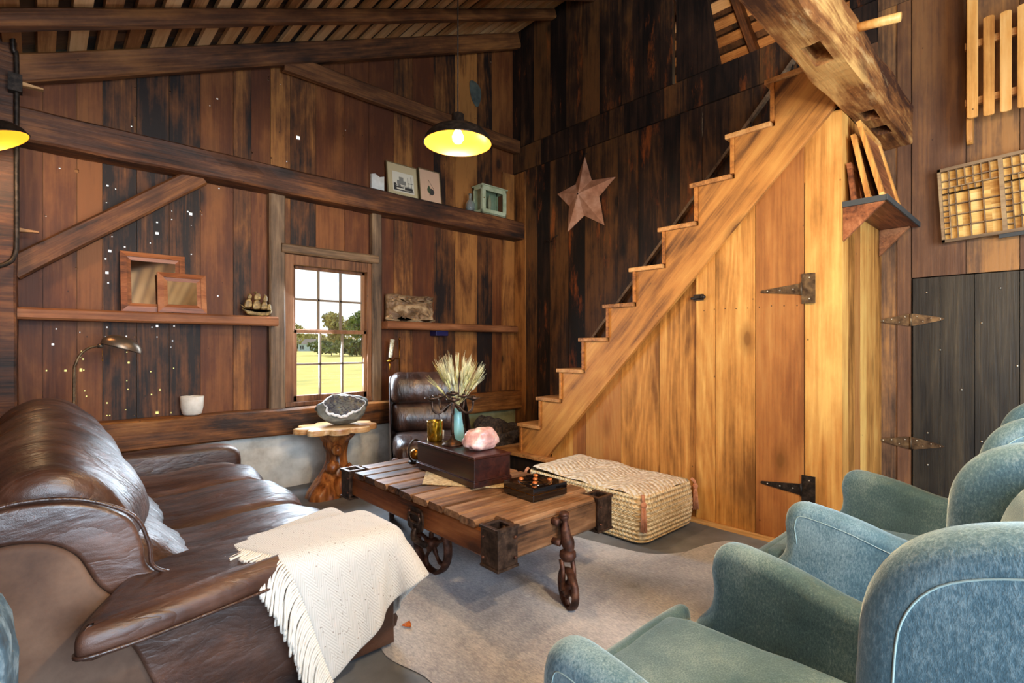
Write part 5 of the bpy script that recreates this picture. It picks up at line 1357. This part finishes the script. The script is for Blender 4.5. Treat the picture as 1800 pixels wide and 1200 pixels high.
m.tube([(1.76 + .062 * math.cos(a) * .9, 2.82 + .062 * math.cos(a) * .3, ZC + .075 + .068 * math.sin(a)) for a in [2 * PI * k / 30 for k in range(31)]], .006, 8); m.build('ring_stand', 'blackiron', t)
m = MB(); m.blob((1.755, 2.80, ZC + .055), (.036, .036, .036), 4, 0); m.build('ball', 'brass', t)

# ================================================================== POUF
pf = thing('jute_pouf', 'large rectangular braided jute pouf between the cart and the closet', 'pouf', (2.84, 2.12, 0))
def rrect(hx, hy, r, n=8):
    o = []
    for cx, cy, a0 in ((hx - r, hy - r, 0), (-hx + r, hy - r, 90), (-hx + r, -hy + r, 180), (hx - r, -hy + r, 270)):
        for k in range(n + 1): a = R(a0 + 90 * k / n); o.append((cx + r * math.cos(a), cy + r * math.sin(a)))
    return o
base = rrect(.29, .475, .075)
m = MB(); rows = 90; vs = []; nb = len(base)
for j in range(rows + 1):
    t_ = j / rows; z = .005 + .285 * t_
    rib = .006 * abs(math.sin(t_ * PI * 11)); bul = .015 * math.sin(t_ * PI) - .03 * max(0, (.08 - t_) / .08) ** 2
    for (a, b) in base:
        l = math.hypot(a, b); k = 1 + (rib + bul + .012 * noise.noise(Vector((a * 5, b * 5, z * 4)))) / l
        vs.append((2.84 + a * k, 2.12 + b * k, z + .01 * noise.noise(Vector((a * 4, b * 4, 1)))))
fs = [(j * nb + i, j * nb + (i + 1) % nb, (j + 1) * nb + (i + 1) % nb, (j + 1) * nb + i) for j in range(rows) for i in range(nb)] + [list(range(nb - 1, -1, -1))]
m.add(vs, fs, None, True); m.build('braided_side', 'jute', pf)
def ptop(u, v):
    x = -.285 + .57 * u; y = -.47 + .94 * v
    ex = max(0, abs(x) - .21) / .075; ey = max(0, abs(y) - .395) / .075; e = math.hypot(ex, ey)
    if e > 1: s_ = 1 / e; x = math.copysign(.21 + (abs(x) - .21) * s_, x) if ex else x; y = math.copysign(.395 + (abs(y) - .395) * s_, y) if ey else y; e = 1
    z = .288 + .018 * (1 - e ** 3) + .03 * max(0, v - .3) + .018 * noise.noise(Vector((x * 5, y * 5, 2))) + .004 * noise.noise(Vector((x * 40, y * 40, 0)))
    return (2.84 + x, 2.12 + y, z)
m = MB(); m.grid(ptop, 60, 90); m.build('woven_top', 'jute_top', pf)
for sx, sy in ((-1, -1), (1, -1), (1, 1), (-1, 1)):
    x, y = 2.84 + sx * .283, 2.12 + sy * .468
    m = MB(); m.tube([(x, y, .30), (x + sx * .012, y + sy * .012, .285), (x + sx * .018, y + sy * .018, .262)], .010, 8); m.blob((x + sx * .018, y + sy * .018, .25), (.017, .017, .02), 3, .1)
    for k in range(26):
        a = 2 * PI * k / 26; r = .012 if k % 2 else .006
        m.tube([(x + sx * .018 + r * math.cos(a) * .8, y + sy * .018 + r * math.sin(a) * .8, .24), (x + sx * .02 + r * 1.5 * math.cos(a), y + sy * .02 + r * 1.5 * math.sin(a), .10 + random.uniform(-.006, .006))], .0026, 4)
    m.build('tassel', 'tassel', pf)

# ================================================================== COWHIDE RUG
ro = cat2([(1.02, 1.92), (.95, 1.72), (.99, 1.48), (.90, 1.2), (.75, .95), (.95, .7), (1.3, .5), (1.8, .35), (2.4, .3), (2.9, .45), (3.02, .8), (2.93, 1.1), (3.03, 1.33), (2.86, 1.42), (2.70, 1.44), (2.50, 1.58), (2.42, 1.9), (2.35, 2.3), (2.2, 2.62), (1.9, 2.72), (1.6, 2.66), (1.35, 2.70), (1.15, 2.55), (1.15, 2.2)], 6)
cxr, cyr = 1.85, 1.5
m = MB(); vs = []; nr = 26; nb = len(ro)
for j in range(nr + 1):
    t_ = j / nr
    for (a, b) in ro:
        k = 1 - t_ * .985; x, y = cxr + (a - cxr) * k, cyr + (b - cyr) * k
        edge = min(1, t_ * 8)
        z = .003 + edge * (.007 + .006 * max(0, noise.noise(Vector((x * 2.2, y * 2.2, 0)))) + .007 * max(0, noise.noise(Vector((x * 5 + y * 3, y * 1.2, 3))) - .1))
        vs.append((x, y, z))
fs = [(j * nb + i, j * nb + (i + 1) % nb, (j + 1) * nb + (i + 1) % nb, (j + 1) * nb + i) for j in range(nr) for i in range(nb)] + [[nr * nb + i for i in range(nb)]]
m.add(vs, fs, None, True)
tag(m.build('cowhide_rug', 'hide'), 'large grey and cream cowhide rug on the concrete beneath the cart', 'rug')
m = MB(); m.add([(1.10, 1.845, .020), (1.11, 1.835, .028), (1.13, 1.85, .020), (1.12, 1.82, .018), (1.105, 1.80, .022), (1.095, 1.825, .018), (1.08, 1.83, .026)], [(0, 1, 5), (1, 2, 3), (1, 3, 5), (3, 4, 5), (0, 5, 6)]); so_ = m.build('dry_leaf', 'amber'); so_.modifiers.new('s', 'SOLIDIFY').thickness = .0015
tag(so_, 'tiny orange dry leaf lying on the cowhide near the sofa corner', 'leaf')

# ================================================================== TEAL ARMCHAIRS
prof = [(.69, .12), (.69, .36), (.668, .425), (.628, .48), (.617, .53), (.622, .585), (.608, .635), (.57, .658), (.50, .652), (.42, .636), (.33, .610), (.25, .598), (.188, .612), (.162, .66), (.156, .80), (.146, .895), (.105, .958), (.03, .992), (-.06, 1.0), (-.16, .985), (-.215, .92), (-.235, .6), (-.235, .12)]
side_c = cat2(prof, 5)
def armchair(x, y, rz, label, seed):
    t = thing('velvet_armchair', label, 'armchair', (x, y, 0), rz, 'teal velvet armchairs')
    hw = .355; w = .082
    for s in (-1, 1):
        m = MB(); m.padded(side_c, w, .036, 'YZ', (s * (hw - w / 2), 0, 0), rings=7)
        sp = m.build('side_panel', 'velvet', t, local=True)
        n = len(side_c); pts = []
        for i in range(20, 100):
            a, b = side_c[i]; dx = side_c[i + 1][0] - side_c[i - 1][0]; dz = side_c[i + 1][1] - side_c[i - 1][1]; l = math.hypot(dx, dz)
            pts.append((s * (hw + .0005), a - dz / l * .038, b + dx / l * .038))
        q = MB(); q.tube(pts, .0012, 5); q.build('seam', 'piping', sp, local=True)
    def curve(p): return Vector((p.x, p.y + .5 * p.x * p.x, p.z))
    m = MB(); m.padded(cat2([(-.20, .30), (-.02, .36), (.02, .46), (.045, .60), (.055, .78), (.04, .88), (-.01, .945), (-.09, .965), (-.18, .94), (-.21, .6)], 5), .56, .055, 'YZ', fn=curve, rings=6); m.build('backrest', 'velvet', t, local=True)
    m = MB(); m.padded(cat2([(-.225, .12), (-.238, .6), (-.225, .93), (-.17, .97), (-.15, .9), (-.15, .12)], 5), .60, .03, 'YZ'); m.build('outer_back', 'velvet', t, local=True)
    m = MB(); m.padded(cat2([(-.02, .30), (-.02, .42), (.25, .462), (.52, .462), (.68, .452), (.745, .42), (.765, .37), (.745, .32), (.5, .30)], 5), .535, .04, 'YZ', fn=wr(seed, .006), rings=6)
    m.padded(cat2([(.698, .31), (.695, .42), (.72, .445), (.755, .42), (.768, .37), (.75, .32)], 5), .70, .035, 'YZ', fn=wr(seed, .004)); m.build('seat_cushion', 'velvet', t, local=True)
    m = MB(); m.box(-.275, .275, -.2, .68, .12, .31); m.padded([(.685, .12), (.725, .12), (.725, .31), (.685, .31)], .70, .012, 'YZ'); m.build('seat_base', 'velvet', t, local=True)
    for a in (-.29, .29):
        for b in (-.17, .64): m = MB(); m.lathe([(.014, 0), (.024, .12)], (a, b, 0), 14); m.build('leg', 'dark', t, local=True)
armchair(.985, 0, 0, 'nearest teal velvet armchair, cut off by the bottom right corner of the photo', 1)
armchair(2.125, 0, 0, 'farther teal velvet armchair, between the nearest one and the closet wall', 2)
